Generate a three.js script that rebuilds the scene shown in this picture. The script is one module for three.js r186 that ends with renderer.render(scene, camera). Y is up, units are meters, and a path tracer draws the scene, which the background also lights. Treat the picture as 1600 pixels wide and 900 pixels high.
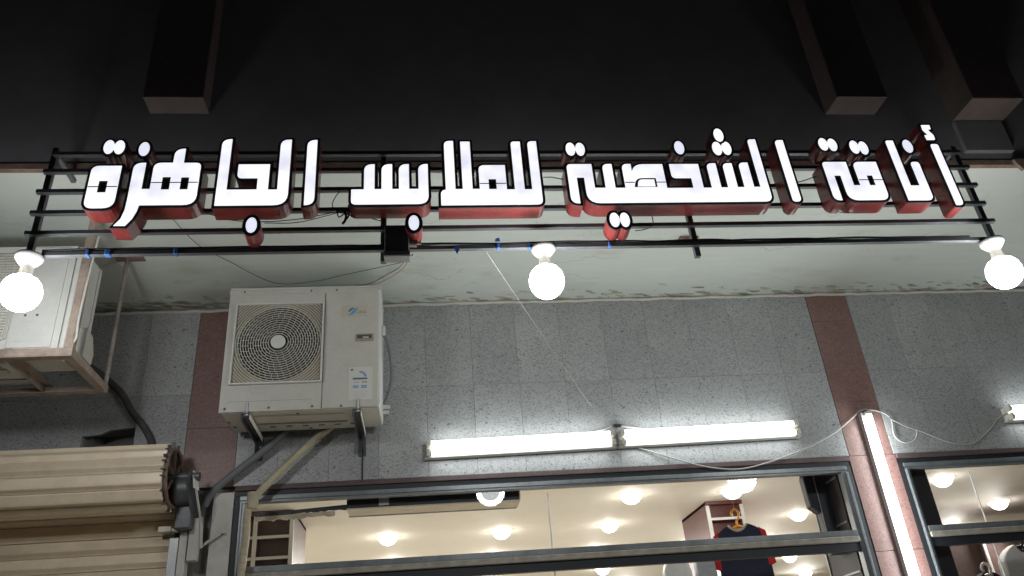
import * as THREE from 'three';
import { mergeGeometries } from 'three/addons/utils/BufferGeometryUtils.js';
import { RoundedBoxGeometry } from 'three/addons/geometries/RoundedBoxGeometry.js';
import { RectAreaLightUniformsLib } from 'three/addons/lights/RectAreaLightUniformsLib.js';

// ───────────────────────── camera, sky, exposure ─────────────────────────
RectAreaLightUniformsLib.init();
const scene = new THREE.Scene();
const camera = new THREE.PerspectiveCamera(39.57, 16 / 9, 0.05, 500);
{ // a hand-held phone, 4.8 m from the shop front at eye height, tipped up 28 degrees and rolled a little
  const right = new THREE.Vector3(0.99288, -0.07507, 0.09247);
  const up = new THREE.Vector3(0.02201, 0.87865, 0.47696);
  const back = new THREE.Vector3(-0.11706, -0.47153, 0.87404);
  camera.quaternion.setFromRotationMatrix(new THREE.Matrix4().makeBasis(right, up, back));
  camera.position.set(0, 1.6, 4.8);
}
const renderer = new THREE.WebGLRenderer({ antialias: true });
renderer.setSize(1024, 576);
renderer.toneMapping = THREE.LinearToneMapping;
renderer.toneMappingExposure = 1.15;
renderer.shadowMap.enabled = true;

const skyW = 64, skyH = 32, skyData = new Float32Array(skyW * skyH * 4);
for (let i = 0; i < skyW * skyH; i++) skyData.set([0.030, 0.032, 0.038, 1], i * 4);   // plain city night sky
const sky = new THREE.DataTexture(skyData, skyW, skyH, THREE.RGBAFormat, THREE.FloatType);
sky.mapping = THREE.EquirectangularReflectionMapping; sky.magFilter = THREE.LinearFilter; sky.needsUpdate = true;
scene.background = sky; scene.environment = sky; scene.environmentIntensity = 0.3;
const moon = new THREE.DirectionalLight(0xfff2e0, 0.004);
moon.position.set(6, 30, 14); moon.castShadow = true; moon.shadow.radius = 4;
moon.shadow.camera.left = -12; moon.shadow.camera.right = 12; moon.shadow.camera.top = 12; moon.shadow.camera.bottom = -12;
scene.add(moon);

const BULB_CD = 1.5, TUBE_NITS = 9.5, DOWN_CD = 3.6;          // lamp strengths

// ───────────────────────── helpers ─────────────────────────
let seed = 7;
function rnd() { seed = (seed + 0x6D2B79F5) | 0; let t = Math.imul(seed ^ (seed >>> 15), 1 | seed); t = (t + Math.imul(t ^ (t >>> 7), 61 | t)) ^ t; return ((t ^ (t >>> 14)) >>> 0) / 4294967296; }
const rr = (a, b) => a + (b - a) * rnd();
const V = (x, y, z) => new THREE.Vector3(x, y, z);
const used = {};
function numbered(n) { used[n] = (used[n] ?? -1) + 1; return used[n] ? `${n}_${String(used[n]).padStart(3, '0')}` : n; }
function boxUV(g, du = 0, dv = 0) {                            // uv in metres, by the way each face points
  const p = g.attributes.position, n = g.attributes.normal, uv = new Float32Array(p.count * 2);
  for (let i = 0; i < p.count; i++) {
    const ax = Math.abs(n.getX(i)), ay = Math.abs(n.getY(i)), az = Math.abs(n.getZ(i));
    if (az >= ax && az >= ay) { uv[2 * i] = p.getX(i) + du; uv[2 * i + 1] = p.getY(i) + dv; }
    else if (ay >= ax) { uv[2 * i] = p.getX(i) + du; uv[2 * i + 1] = p.getZ(i) + dv; }
    else { uv[2 * i] = p.getZ(i) + du; uv[2 * i + 1] = p.getY(i) + dv; }
  }
  g.setAttribute('uv', new THREE.BufferAttribute(uv, 2)); return g;
}
function flat(g, keepUV) { if (g.index) g = g.toNonIndexed(); for (const k of Object.keys(g.attributes)) if (!['position', 'normal', 'uv'].includes(k)) g.deleteAttribute(k); return keepUV ? g : boxUV(g); }
function bx(w, h, d, x, y, z, r = 0.002) {                     // a box centred at x, y, z with slightly rounded edges
  const rad = Math.min(r, w * 0.45, h * 0.45, d * 0.45);
  const g = rad > 0.0004 ? new RoundedBoxGeometry(w, h, d, 1, rad) : new THREE.BoxGeometry(w, h, d);
  return flat(g.translate(x, y, z));
}
function span(x0, x1, y0, y1, z0, z1, r) { return bx(x1 - x0, y1 - y0, z1 - z0, (x0 + x1) / 2, (y0 + y1) / 2, (z0 + z1) / 2, r); }
function cyl(r0, r1, h, a, seg = 20, axis = 'y') {
  const g = new THREE.CylinderGeometry(r0, r1, h, seg);
  if (axis === 'x') g.rotateZ(Math.PI / 2); if (axis === 'z') g.rotateX(Math.PI / 2);
  return flat(g.translate(a[0], a[1], a[2]));
}
function tube(pts, r, seg, sides = 7, tension = 0.5) {
  const c = new THREE.CatmullRomCurve3(pts.map(p => V(...p)), false, 'catmullrom', tension);
  return flat(new THREE.TubeGeometry(c, seg ?? pts.length * 7, r, sides));
}
function bar(a, b, w, d) {                                      // square bar between two points
  const A = V(...a), B = V(...b), L = A.distanceTo(B), g = new RoundedBoxGeometry(w, L, d ?? w, 1, Math.min(w, d ?? w) * 0.12);
  g.applyQuaternion(new THREE.Quaternion().setFromUnitVectors(V(0, 1, 0), B.clone().sub(A).normalize()));
  return flat(g.translate((A.x + B.x) / 2, (A.y + B.y) / 2, (A.z + B.z) / 2));
}
function lathe(prof, x, y, z, seg = 28) { return flat(new THREE.LatheGeometry(prof.map(p => new THREE.Vector2(...p)), seg).translate(x, y, z)); }
function extr(shape, depth, z = 0, bevel = 0) {
  return flat(new THREE.ExtrudeGeometry(shape, { depth, bevelEnabled: bevel > 0, bevelSize: bevel, bevelThickness: bevel, bevelSegments: 1, curveSegments: 10 }).translate(0, 0, z));
}
const poly = pts => new THREE.Shape(pts.map(p => new THREE.Vector2(p[0], p[1])));
function obj(name, geos, mat, parent = scene) {
  const list = Array.isArray(geos) ? geos : [geos];
  const m = new THREE.Mesh(list.length > 1 ? mergeGeometries(list) : list[0], mat);
  m.name = parent === scene ? numbered(name) : name; m.castShadow = m.receiveShadow = true; parent.add(m); return m;
}
function thing(name, label, category, pos = [0, 0, 0], group) {
  const o = new THREE.Group(); o.name = numbered(name); o.position.set(...pos); o.userData = { label, category };
  if (group) o.userData.group = group; scene.add(o); return o;
}
function tag(o, label, category, group) { o.userData = { label, category }; if (group) o.userData.group = group; return o; }
function struct(o, label) { o.userData = { kind: 'structure', label }; return o; }
function pos(o, x, y, z) { o.position.set(x, y, z); return o; }

// ───────────────────────── procedural textures ─────────────────────────
function lattice(n, s) { const a = new Float32Array(n * n); const keep = seed; seed = s; for (let i = 0; i < n * n; i++) a[i] = rnd(); seed = keep; return a; }
function noiseAt(l, n, u, v) {                                   // tileable value noise, u and v in 0..1
  const x = u * n, y = v * n, xi = Math.floor(x), yi = Math.floor(y); let fx = x - xi, fy = y - yi;
  fx = fx * fx * (3 - 2 * fx); fy = fy * fy * (3 - 2 * fy);
  const a = (i, j) => l[((j % n + n) % n) * n + ((i % n + n) % n)];
  return (a(xi, yi) * (1 - fx) + a(xi + 1, yi) * fx) * (1 - fy) + (a(xi, yi + 1) * (1 - fx) + a(xi + 1, yi + 1) * fx) * fy;
}
function makeTex(size, metres, fn, srgb = true) {                // fn(u, v) -> [r, g, b] in linear 0..1
  const d = new Uint8Array(size * size * 4);
  const enc = c => { c = Math.min(1, Math.max(0, c)); return Math.round(255 * (srgb ? (c <= 0.0031308 ? c * 12.92 : 1.055 * Math.pow(c, 1 / 2.4) - 0.055) : c)); };
  for (let j = 0; j < size; j++) for (let i = 0; i < size; i++) { const c = fn(i / size, j / size), k = (j * size + i) * 4; d[k] = enc(c[0]); d[k + 1] = enc(c[1]); d[k + 2] = enc(c[2]); d[k + 3] = 255; }
  const t = new THREE.DataTexture(d, size, size); t.wrapS = t.wrapT = THREE.RepeatWrapping; t.magFilter = THREE.LinearFilter; t.minFilter = THREE.LinearMipmapLinearFilter; t.generateMipmaps = true;
  if (srgb) t.colorSpace = THREE.SRGBColorSpace; t.repeat.set(1 / metres, 1 / metres); t.needsUpdate = true; return t;
}
function fbm(ns, s) { const ls = ns.map((n, i) => lattice(n, s + i * 17)); return (u, v) => { let a = 0, w = 0, k = 1; ls.forEach((l, i) => { a += k * noiseAt(l, ns[i], u, v); w += k; k *= 0.6; }); return a / w; }; }
const gritty = (base, amt, scales, s, metres, size = 256, grain = 0.05, tint = [1, 1, 1]) => {
  const f = fbm(scales, s), keep = seed; seed = s * 31;
  const t = makeTex(size, metres, (u, v) => { const n = (f(u, v) - 0.5) * 2 * amt + (rnd() - 0.5) * grain; return base.map((b, i) => b * (1 + n * tint[i])); });
  seed = keep; return t;
};
function granite(base, dark, pale, s) {                          // speckled stone: pale and dark grains a few millimetres long
  const S = 1024, M = 1.1, g = new Float32Array(S * S * 3), keep = seed; seed = s; const f = fbm([3, 7, 16, 44], s + 3);
  for (let j = 0; j < S; j++) for (let i = 0; i < S; i++) { const n = 1 + (f(i / S, j / S) - 0.5) * 0.3 + (rnd() - 0.5) * 0.22; for (let c = 0; c < 3; c++) g[(j * S + i) * 3 + c] = base[c] * n; }
  const blot = (col, r0, r1, str) => {
    const cx = rnd() * S, cy = rnd() * S, a = rr(-0.9, 0.5), L = rr(r0, r1), W = L * rr(0.3, 0.7), ca = Math.cos(a), sa = Math.sin(a), R = Math.ceil(L), ph = rnd() * 6;
    for (let y = -R; y <= R; y++) for (let x = -R; x <= R; x++) {
      const u = (x * ca + y * sa) / L, v = (-x * sa + y * ca) / W, q = u * u + v * v, e = 1 + 0.35 * Math.sin(3 * Math.atan2(v, u) + ph);
      if (q < e) { const k = (((Math.floor(cy + y) % S + S) % S) * S + ((Math.floor(cx + x) % S + S) % S)) * 3, m = str * Math.min(1, (e - q) * 3); for (let c = 0; c < 3; c++) g[k + c] += (col[c] - g[k + c]) * m; }
    }
  };
  for (let i = 0; i < 9000; i++) blot(pale, 2, 7, rr(0.15, 0.5));
  for (let i = 0; i < 15000; i++) blot(dark, 2, 5.2, rr(0.2, 0.6));
  for (let i = 0; i < 900; i++) blot(dark, 4, 8, rr(0.3, 0.6));
  for (let i = 0; i < 50; i++) blot(dark, 6, 11, rr(0.5, 0.85));
  seed = keep;
  const t = makeTex(S, M, (u, v) => { const k = (Math.min(S - 1, Math.round(v * S)) * S + Math.min(S - 1, Math.round(u * S))) * 3; return [g[k], g[k + 1], g[k + 2]]; });
  return t;
}
const std = (o) => new THREE.MeshStandardMaterial(o);
const M = {};
const greyStone = granite([0.36, 0.365, 0.365], [0.085, 0.09, 0.105], [0.47, 0.47, 0.46], 101);
const pinkStone = granite([0.215, 0.125, 0.110], [0.10, 0.055, 0.055], [0.33, 0.20, 0.185], 202);
M.grey = [1, 0.96, 1.035].map(k => std({ map: greyStone, color: new THREE.Color(k, k, k), roughness: 0.42, bumpMap: greyStone, bumpScale: 0.0006 }));
M.pink = std({ map: pinkStone, roughness: 0.45, bumpMap: pinkStone, bumpScale: 0.0006 });
M.brownStone = std({ map: gritty([0.105, 0.072, 0.068], 0.35, [8, 30, 90], 6, 0.6), roughness: 0.7 });
M.rod = std({ map: gritty([0.20, 0.175, 0.155], 0.4, [10, 40], 7, 0.4), roughness: 0.7, metalness: 0.1 });
M.mortar = std({ map: gritty([0.24, 0.235, 0.225], 0.35, [8, 30, 90], 5, 0.8), roughness: 0.95 });
M.facade = std({ map: gritty([0.15, 0.148, 0.155], 0.2, [5, 20, 80], 9, 1.4), roughness: 0.5 });
M.pilaster = std({ map: gritty([0.095, 0.072, 0.064], 0.3, [6, 24, 90], 11, 0.9), roughness: 0.6 });
M.rust = std({ map: gritty([0.19, 0.125, 0.10], 0.5, [8, 32, 100], 13, 0.6), roughness: 0.85 });
M.iron = std({ map: gritty([0.28, 0.22, 0.18], 0.5, [10, 40, 110], 15, 0.5), roughness: 0.75, metalness: 0.1 });
M.black = std({ map: gritty([0.085, 0.088, 0.096], 0.3, [8, 40], 17, 0.5), roughness: 0.45, metalness: 0.2 });
M.blackMatt = std({ color: new THREE.Color(0.018, 0.018, 0.02), roughness: 0.7 });
M.red = std({ map: gritty([0.185, 0.028, 0.026], 0.35, [8, 40], 19, 0.4), roughness: 0.3 });
M.trim = std({ color: new THREE.Color(0.022, 0.016, 0.02), roughness: 0.5 });
M.casing = std({ map: gritty([0.475, 0.46, 0.415], 0.16, [3, 14, 60], 21, 0.9, 512, 0.025), roughness: 0.5 });
M.casingWhite = std({ map: gritty([0.58, 0.575, 0.545], 0.14, [4, 14, 60], 22, 0.9, 256, 0.03), roughness: 0.5 });
M.guard = std({ color: new THREE.Color(0.60, 0.58, 0.51), roughness: 0.5 });
M.dustyPanel = std({ map: gritty([0.33, 0.28, 0.21], 0.3, [6, 20, 70], 24, 0.4), roughness: 0.8 });
M.dark = std({ color: new THREE.Color(0.05, 0.05, 0.05), roughness: 0.8 });
M.shutter = std({ map: gritty([0.77, 0.64, 0.48], 0.18, [2, 12, 50], 26, 0.7, 512, 0.04), roughness: 0.36 });
M.shutterB = std({ map: gritty([0.70, 0.58, 0.43], 0.22, [2, 9, 40], 27, 0.9, 512, 0.05), roughness: 0.42 });
M.plaster = std({ map: gritty([0.54, 0.52, 0.485], 0.25, [4, 16, 60], 28, 0.7, 512), roughness: 0.9 });
M.zinc = std({ map: gritty([0.48, 0.48, 0.50], 0.2, [6, 24], 30, 0.5), roughness: 0.45, metalness: 0.35 });
M.alu = std({ map: gritty([0.205, 0.22, 0.23], 0.3, [5, 30, 90], 32, 0.5), roughness: 0.38, metalness: 0.35 });
M.aluDirty = std({ map: gritty([0.30, 0.275, 0.235], 0.5, [6, 22, 70], 33, 0.5), roughness: 0.8 });
M.gasket = std({ color: new THREE.Color(0.020, 0.022, 0.027), roughness: 0.55 });
M.glass = new THREE.MeshPhysicalMaterial({ transmission: 1, thickness: 0, roughness: 0.0, ior: 1.5, color: 0xffffff, side: THREE.DoubleSide });
M.silicone = std({ color: new THREE.Color(0.72, 0.70, 0.64), roughness: 0.6 });
M.cream = std({ map: gritty([0.76, 0.72, 0.63], 0.05, [3, 8, 30], 36, 2.5), roughness: 0.75 });
M.floor = std({ map: gritty([0.66, 0.63, 0.57], 0.08, [4, 12], 38, 1.2), roughness: 0.35 });
M.paving = std({ map: gritty([0.55, 0.51, 0.45], 0.2, [5, 19, 77], 40, 2.0, 512), roughness: 0.9 });
M.asphalt = std({ map: gritty([0.06, 0.06, 0.06], 0.3, [8, 60, 120], 41, 3.0), roughness: 0.95 });
M.wood = std({ map: gritty([0.125, 0.08, 0.075], 0.3, [4, 30], 43, 0.7), roughness: 0.45 });
M.woodRed = std({ map: gritty([0.13, 0.036, 0.028], 0.25, [4, 30], 44, 0.7), roughness: 0.45 });
M.edge = std({ color: new THREE.Color(0.78, 0.77, 0.74), roughness: 0.4 });
M.porcelain = std({ color: new THREE.Color(0.40, 0.40, 0.39), roughness: 0.35 });
M.ivory = std({ color: new THREE.Color(0.62, 0.59, 0.50), roughness: 0.5 });
M.cableWhite = std({ color: new THREE.Color(0.44, 0.43, 0.40), roughness: 0.6 });
M.cableBlack = std({ color: new THREE.Color(0.02, 0.02, 0.022), roughness: 0.5 });
M.cableRed = std({ color: new THREE.Color(0.42, 0.22, 0.16), roughness: 0.6 });
M.cableGrey = std({ color: new THREE.Color(0.15, 0.155, 0.17), roughness: 0.6 });
M.tapeBlue = std({ color: new THREE.Color(0.03, 0.10, 0.32), roughness: 0.5 });
M.wrap = std({ map: gritty([0.44, 0.385, 0.28], 0.3, [5, 22, 70], 46, 0.3), roughness: 0.85 });
M.wrapPale = std({ map: gritty([0.56, 0.50, 0.40], 0.15, [5, 22, 70], 45, 0.4), roughness: 0.7 });
M.foam = std({ map: gritty([0.075, 0.07, 0.065], 0.4, [8, 30], 47, 0.3), roughness: 0.95 });
M.navy = std({ map: gritty([0.022, 0.024, 0.048], 0.3, [20, 90], 48, 0.3), roughness: 0.95 });
M.redCloth = std({ map: gritty([0.52, 0.025, 0.03], 0.2, [20, 90], 49, 0.3), roughness: 0.95 });
M.whiteCloth = std({ map: gritty([0.70, 0.70, 0.70], 0.1, [12, 60], 50, 0.3), roughness: 0.95 });
M.greyCloth = std({ map: gritty([0.40, 0.42, 0.45], 0.15, [12, 60], 51, 0.3), roughness: 0.95 });
M.orange = std({ color: new THREE.Color(0.95, 0.42, 0.03), roughness: 0.4 });
M.column = std({ map: gritty([0.022, 0.018, 0.020], 0.3, [4, 20], 52, 0.8), roughness: 0.55 });
const glow = (r, g, b, k) => std({ color: 0xffffff, emissive: new THREE.Color(r, g, b), emissiveIntensity: k, roughness: 0.4 });
const ledPatches = gritty([0.86, 0.865, 0.92], 0.30, [7, 15, 34], 71, 0.8, 512, 0.02, [1, 0.98, 0.7]);   // uneven LED modules behind the acrylic
M.letterGlow = glow(1, 1, 1, 1.02); M.letterGlow.emissiveMap = ledPatches; M.letterGlow.color.setRGB(0.6, 0.6, 0.62);
M.dotGlow = glow(0.84, 0.86, 1.0, 0.82);
M.bulbGlow = glow(0.97, 1, 1, 11);
M.tubeGlow = glow(0.96, 1, 1, 2.6);
M.downGlow = glow(1, 0.985, 0.94, 3.0);

// soffit paint with flaking and mould along the wall; one canvas over 7.2 m x 1.55 m
function soffitTexture() {
  const W = 2048, H = 512, c = document.createElement('canvas'); c.width = W; c.height = H; const x = c.getContext('2d');
  x.fillStyle = 'rgb(187,193,186)'; x.fillRect(0, 0, W, H);
  const X = m => (m + 3) / 7.2 * W, Y = z => z / 1.55 * H;       // z = 0 is the wall
  for (let i = 0; i < 2200; i++) { const g = rr(-7, 7); x.fillStyle = `rgba(${190 + g},${192 + g},${186 + g},${rr(0.1, 0.4)})`; x.beginPath(); x.ellipse(rnd() * W, rnd() * H, rr(6, 60), rr(2, 9), rr(-0.1, 0.1), 0, 7); x.fill(); }
  const flake = (m, z, w, h, col) => { x.fillStyle = col; x.beginPath(); const n = 11; for (let k = 0; k < n; k++) { const a = k / n * 6.283, q = rr(0.45, 1.1); x.lineTo(X(m) + Math.cos(a) * w * q - Math.sin(a) * h * 0.9, Y(z) + Math.sin(a) * h * q); } x.fill(); };
  for (let m = -2.6; m < 4.2; m += 0.016) {
    const dens = m < -1.1 ? 0.95 : m < -0.2 ? 0.2 : (m > 0.55 && m < 1.35) ? 0.5 : (m > 1.35 && m < 2.15) || m > 2.5 ? 0.7 : 0.3;
    if (rnd() < dens) flake(m, 0.015 + rnd() * rnd() * 0.2, rr(4, 17), rr(2.5, 11), rnd() < 0.6 ? `rgba(${112 + rr(-25, 25)},${107 + rr(-25, 20)},${94 + rr(-20, 15)},${rr(0.25, 0.8)})` : `rgba(160,152,135,${rr(0.4, 0.8)})`);
  }
  for (let i = 0; i < 90; i++) flake(rr(-2.6, 4.2), rr(0.02, 0.16), rr(1, 3), rr(0.7, 2), 'rgba(120,112,96,0.6)');
  for (let m = -2.6; m < -0.3; m += 0.02) if (rnd() < 0.7) flake(m, rr(0, 0.10), rr(8, 24), rr(3, 10), `rgba(92,90,84,${rr(0.15, 0.5)})`);
  for (let i = 0; i < 46; i++) flake(rr(-2.6, 4.2), rr(0.2, 1.45), rr(0.7, 1.8), rr(0.6, 1.4), 'rgba(70,66,60,0.7)');
  for (let i = 0; i < 26; i++) { x.strokeStyle = `rgba(120,116,106,${rr(0.25, 0.6)})`; x.lineWidth = rr(0.6, 1.4); let a = X(rr(-2.6, 4.2)), b = Y(rr(0.02, 1.3)); x.beginPath(); x.moveTo(a, b); const n = 6 + Math.floor(rnd() * 14), dx = rr(-9, 9); for (let k = 0; k < n; k++) { a += dx + rr(-6, 6); b += rr(-9, 9); x.lineTo(a, b); } x.stroke(); }
  for (let i = 0; i < 34; i++) { const a = X(rr(-2.6, 4.2)), b = Y(rr(0.05, 1.5)), q = rr(14, 60); for (let k = 0; k < 14; k++) { x.fillStyle = `rgba(150,143,126,${rr(0.02, 0.09)})`; x.beginPath(); x.ellipse(a + rr(-q, q), b + rr(-q, q) * 0.5, rr(6, q * 0.7), rr(4, q * 0.4), rr(-0.5, 0.5), 0, 7); x.fill(); } }
  x.strokeStyle = 'rgba(150,125,88,0.75)'; x.lineWidth = 3;                 // rusty water marks at the outer edge
  for (let m = -2.8; m < 4.1; m += rr(0.1, 0.5)) { x.fillStyle = `rgba(150,118,78,${rr(0.15, 0.5)})`; x.beginPath(); x.ellipse(X(m), H - rr(0, 6), rr(10, 60), rr(3, 9), 0, 0, 7); x.fill(); }
  const t = new THREE.CanvasTexture(c); t.colorSpace = THREE.SRGBColorSpace; t.flipY = false; t.wrapS = t.wrapT = THREE.ClampToEdgeWrapping; return t;
}
M.soffit = std({ map: soffitTexture(), roughness: 0.8, bumpMap: gritty([0.5, 0.5, 0.5], 0.6, [5, 18, 70], 55, 0.8), bumpScale: 0.0012 });

// ───────────────────────── the setting ─────────────────────────
struct(obj('road', span(-150, 150, -0.12, -0.10, 3.2, 120), M.asphalt), 'asphalt road in front of the shops');
struct(obj('pavement', span(-60, 60, -0.25, 0, -0.3, 3.19), M.paving), 'paved walkway at the foot of the shop front');
struct(obj('ground', span(-200, 200, -0.30, -0.27, -150, 150, 0), M.asphalt), 'ground under the street');

const SOFFIT = 4.09, EDGE = 1.51;
{ // soffit slab: only its underside shows
  const s = obj('soffit', [span(-9, 11, SOFFIT + 0.012, SOFFIT + 0.2, -0.2, EDGE - 0.03)], M.soffit);
  const p = flat(new THREE.PlaneGeometry(7.2, EDGE, 1, 1), true), a = p.attributes;            // painted skin of the underside in view, z = 0 at the wall
  p.rotateX(Math.PI / 2).translate(0.6, SOFFIT, EDGE / 2);
  for (let i = 0; i < a.position.count; i++) a.uv.setXY(i, (a.position.getX(i) + 3) / 7.2, a.position.getZ(i) / 1.55);
  const skin = obj('painted_skin', p, M.soffit, s);
  s.material = std({ color: new THREE.Color(0.62, 0.62, 0.6), roughness: 0.85 });
  skin.userData.label = 'off-white paint, flaking along the wall';
  struct(s, 'off-white underside of the canopy behind the sign');
}
{ // dark upper front with three projecting pilasters
  const f = new THREE.Group(); f.name = 'upper_facade'; scene.add(f); struct(f, 'dark unlit upper front of the building above the sign');
  obj('cladding', span(-9, 11, 4.115, 11, EDGE - 0.04, EDGE, 0.003), M.facade, f);
  obj('backing', span(-9, 11, 4.12, 11, 0.9, EDGE - 0.05), M.blackMatt, f);
  for (const [x0, x1, y, p] of [[-1.325, -1.035, 4.42, 0.124], [2.285, 2.58, 4.43, 0.148], [3.02, 3.325, 4.37, 0.21]]) obj('pilaster', span(x0, x1, y, 11, EDGE + 0.0005, EDGE + p, 0.006), M.pilaster, f);
  obj('plinth_block', span(3.02, 3.31, 4.157, 4.367, EDGE + 0.0005, EDGE + 0.03, 0.004), M.facade, f).userData.label = 'dark block under the right pilaster';
  obj('drip_edge', [span(-9, 11, 4.076, 4.112, EDGE - 0.028, EDGE + 0.004, 0.003)], M.rust, f).userData.label = 'rusty brown bottom edge';
  obj('plaster_crumb', [extr(poly([[3.28, 4.10], [3.34, 4.105], [3.345, 4.05], [3.315, 4.03], [3.29, 4.07]]), 0.02, EDGE + 0.005)], M.rust, f);
}

// granite wall: every tile is a piece of its own
const wall = new THREE.Group(); wall.name = 'tiled_wall'; scene.add(wall); wall.userData = { label: 'grey speckled granite wall with two pink granite stripes above the shop windows', category: 'wall' };
obj('backing', [span(-6, -1.99, 2.915, SOFFIT + 0.01, -0.25, -0.03), span(-1.70, 8, 2.915, SOFFIT + 0.01, -0.25, -0.03), span(-1.99, -1.70, 3.31, SOFFIT + 0.01, -0.25, -0.03), span(-1.99, -1.70, 2.915, 3.31, -0.25, -0.2), span(-6, -1.36, 0, 2.915, -0.25, -0.06), span(-1.36, -1.085, 0, 2.915, -0.25, -0.04), span(2.74, 3.01, 0, 2.915, -0.25, -0.03)], M.mortar, wall);
function tile(x0, x1, y0, y1, mat) {
  const g = 0.0011, w = x1 - x0 - g, h = y1 - y0 - g, b = 0.001;
  const z = rr(-0.0008, 0.0004), geo = new THREE.ExtrudeGeometry(poly([[b, b], [w - b, b], [w - b, h - b], [b, h - b]]), { depth: 0.028 - b, bevelEnabled: true, bevelSize: b, bevelThickness: b, bevelSegments: 1, steps: 1 });
  geo.translate(x0 + g / 2, y0 + g / 2, -0.0285 + z);
  return obj('wall_tile', boxUV(flat(geo), rr(0, 40), rr(0, 40)), mat, wall);
}
const rowY = [[3.492, 4.075], [2.912, 3.492]];
for (const [y0, y1] of rowY) {
  for (let k = -5; k < 9; k++) { const x0 = 0.042 + 0.298 * k, x1 = x0 + 0.298; if (x0 < -1.1) continue; const a = Math.max(x0, -1.095); if (x1 < 2.73) tile(a, x1, y0, y1, M.grey[Math.floor(rr(0, 3))]); }
  tile(-1.098, -0.852, y0, y1, M.grey[1]);
  for (let k = 0; k < 8; k++) { const x0 = 3.028 + 0.298 * k; tile(x0, x0 + 0.298, y0, y1, M.grey[Math.floor(rr(0, 3))]); }
  for (let k = 0; k < 8; k++) {
    const x1 = -1.398 - 0.298 * k;
    if (k === 1 && y0 < 3) {                                     // a broken tile: its lower part has fallen off beside the shutter
      const s = poly([[x1 - 0.2965, 3.255], [x1 - 0.2, 3.262], [x1 - 0.15, 3.285], [x1 - 0.05, 3.296], [x1 - 0.001, 3.299], [x1 - 0.001, 3.491], [x1 - 0.2965, 3.491]]);
      obj('wall_tile', boxUV(extr(s, 0.026, -0.028), 3.3, 7.1), M.grey[1], wall).userData.label = 'broken tile, its lower part missing';
      continue;
    }
    tile(x1 - 0.298, x1, y0, y1, M.grey[Math.floor(rr(0, 3))]);
  }
}
const pinkRows = [[3.87, 4.075], [3.275, 3.87], [2.912, 3.275]];
for (const [y0, y1] of pinkRows) { tile(-1.397, -1.099, y0, y1, M.pink); tile(2.727, 3.026, y0, y1, M.pink); }
for (const [y0, y1] of [[2.32, 2.91], [1.72, 2.318], [1.12, 1.718], [0.52, 1.118], [0.02, 0.518]]) tile(2.72, 3.036, y0, y1, M.pink);
obj('lintel_strip', [span(-1.085, 2.718, 2.882, 2.9105, -0.05, 0.006, 0.003)], M.brownStone, wall).userData.label = 'narrow dark brown stone strip over the wide window';
obj('lintel_strip', [span(3.04, 6.5, 2.882, 2.9105, -0.05, 0.006, 0.003)], M.brownStone, wall);
obj('plaster_pier', [span(-1.2, -1.085, 0, 2.875, -0.045, 0.012, 0.005)], M.plaster, wall).userData.label = 'grey cement pier between shutter and window';
{ // uneven plaster bead where wall meets soffit
  const pts = []; for (let x = -3; x < 4.9; x += 0.06) pts.push([x, 4.079 + rr(-0.004, 0.004) - (x < -0.3 ? 0.012 : 0), 0.004]);
  const g = tube(pts, 0.011, pts.length * 2, 6); g.scale(1, 1, 1);
  obj('plaster_bead', g, std({ map: gritty([0.52, 0.50, 0.45], 0.4, [10, 40, 120], 61, 0.5), roughness: 0.9 }), wall);
}

// shop interior seen through the glass
struct(obj('shop_floor', span(-1.5, 8, 0.0, 0.03, -8, -0.26), M.floor), 'pale tiled floor inside the shop');
struct(obj('shop_ceiling', span(-1.6, 8.1, 3.0, 3.1, -8.1, -0.255), M.cream), 'cream ceiling inside the shop with round lamps');
{
  const g = new THREE.Group(); g.name = 'shop_inner_wall'; scene.add(g); struct(g, 'cream inner walls of the shop');
  obj('side_wall', span(-1.6, -1.5, 0, 3, -8.1, -0.26), M.cream, g); obj('side_wall', span(8, 8.1, 0, 3, -8.1, -0.26), M.cream, g); obj('back_wall', span(-1.5, 8, 0, 3, -8.1, -8), M.cream, g);
  obj('front_wall', [span(-1.6, 8.1, 2.912, 2.998, -0.3, -0.255)], M.cream, g);
  obj('front_wall', [span(6.5, 8.1, 0, 2.912, -0.3, -0.1)], M.cream, g);
}
{
  const c = thing('inner_column', 'dark glossy brown column inside the glass behind the pink stone pier', 'column', [2.97, 0.03, -0.3]);
  obj('shaft', span(-0.31, 0.31, 0, 2.965, -0.2, 0.19, 0.004), M.column, c);
  obj('corner_strip', [bx(0.012, 2.96, 0.012, -0.312, 1.48, -0.2)], M.alu, c);
  for (const y of [1.9, 2.2, 2.5, 2.78]) obj('groove_strip', [bx(0.006, 0.012, 0.36, -0.312, y, 0)], M.alu, c);
}

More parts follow.
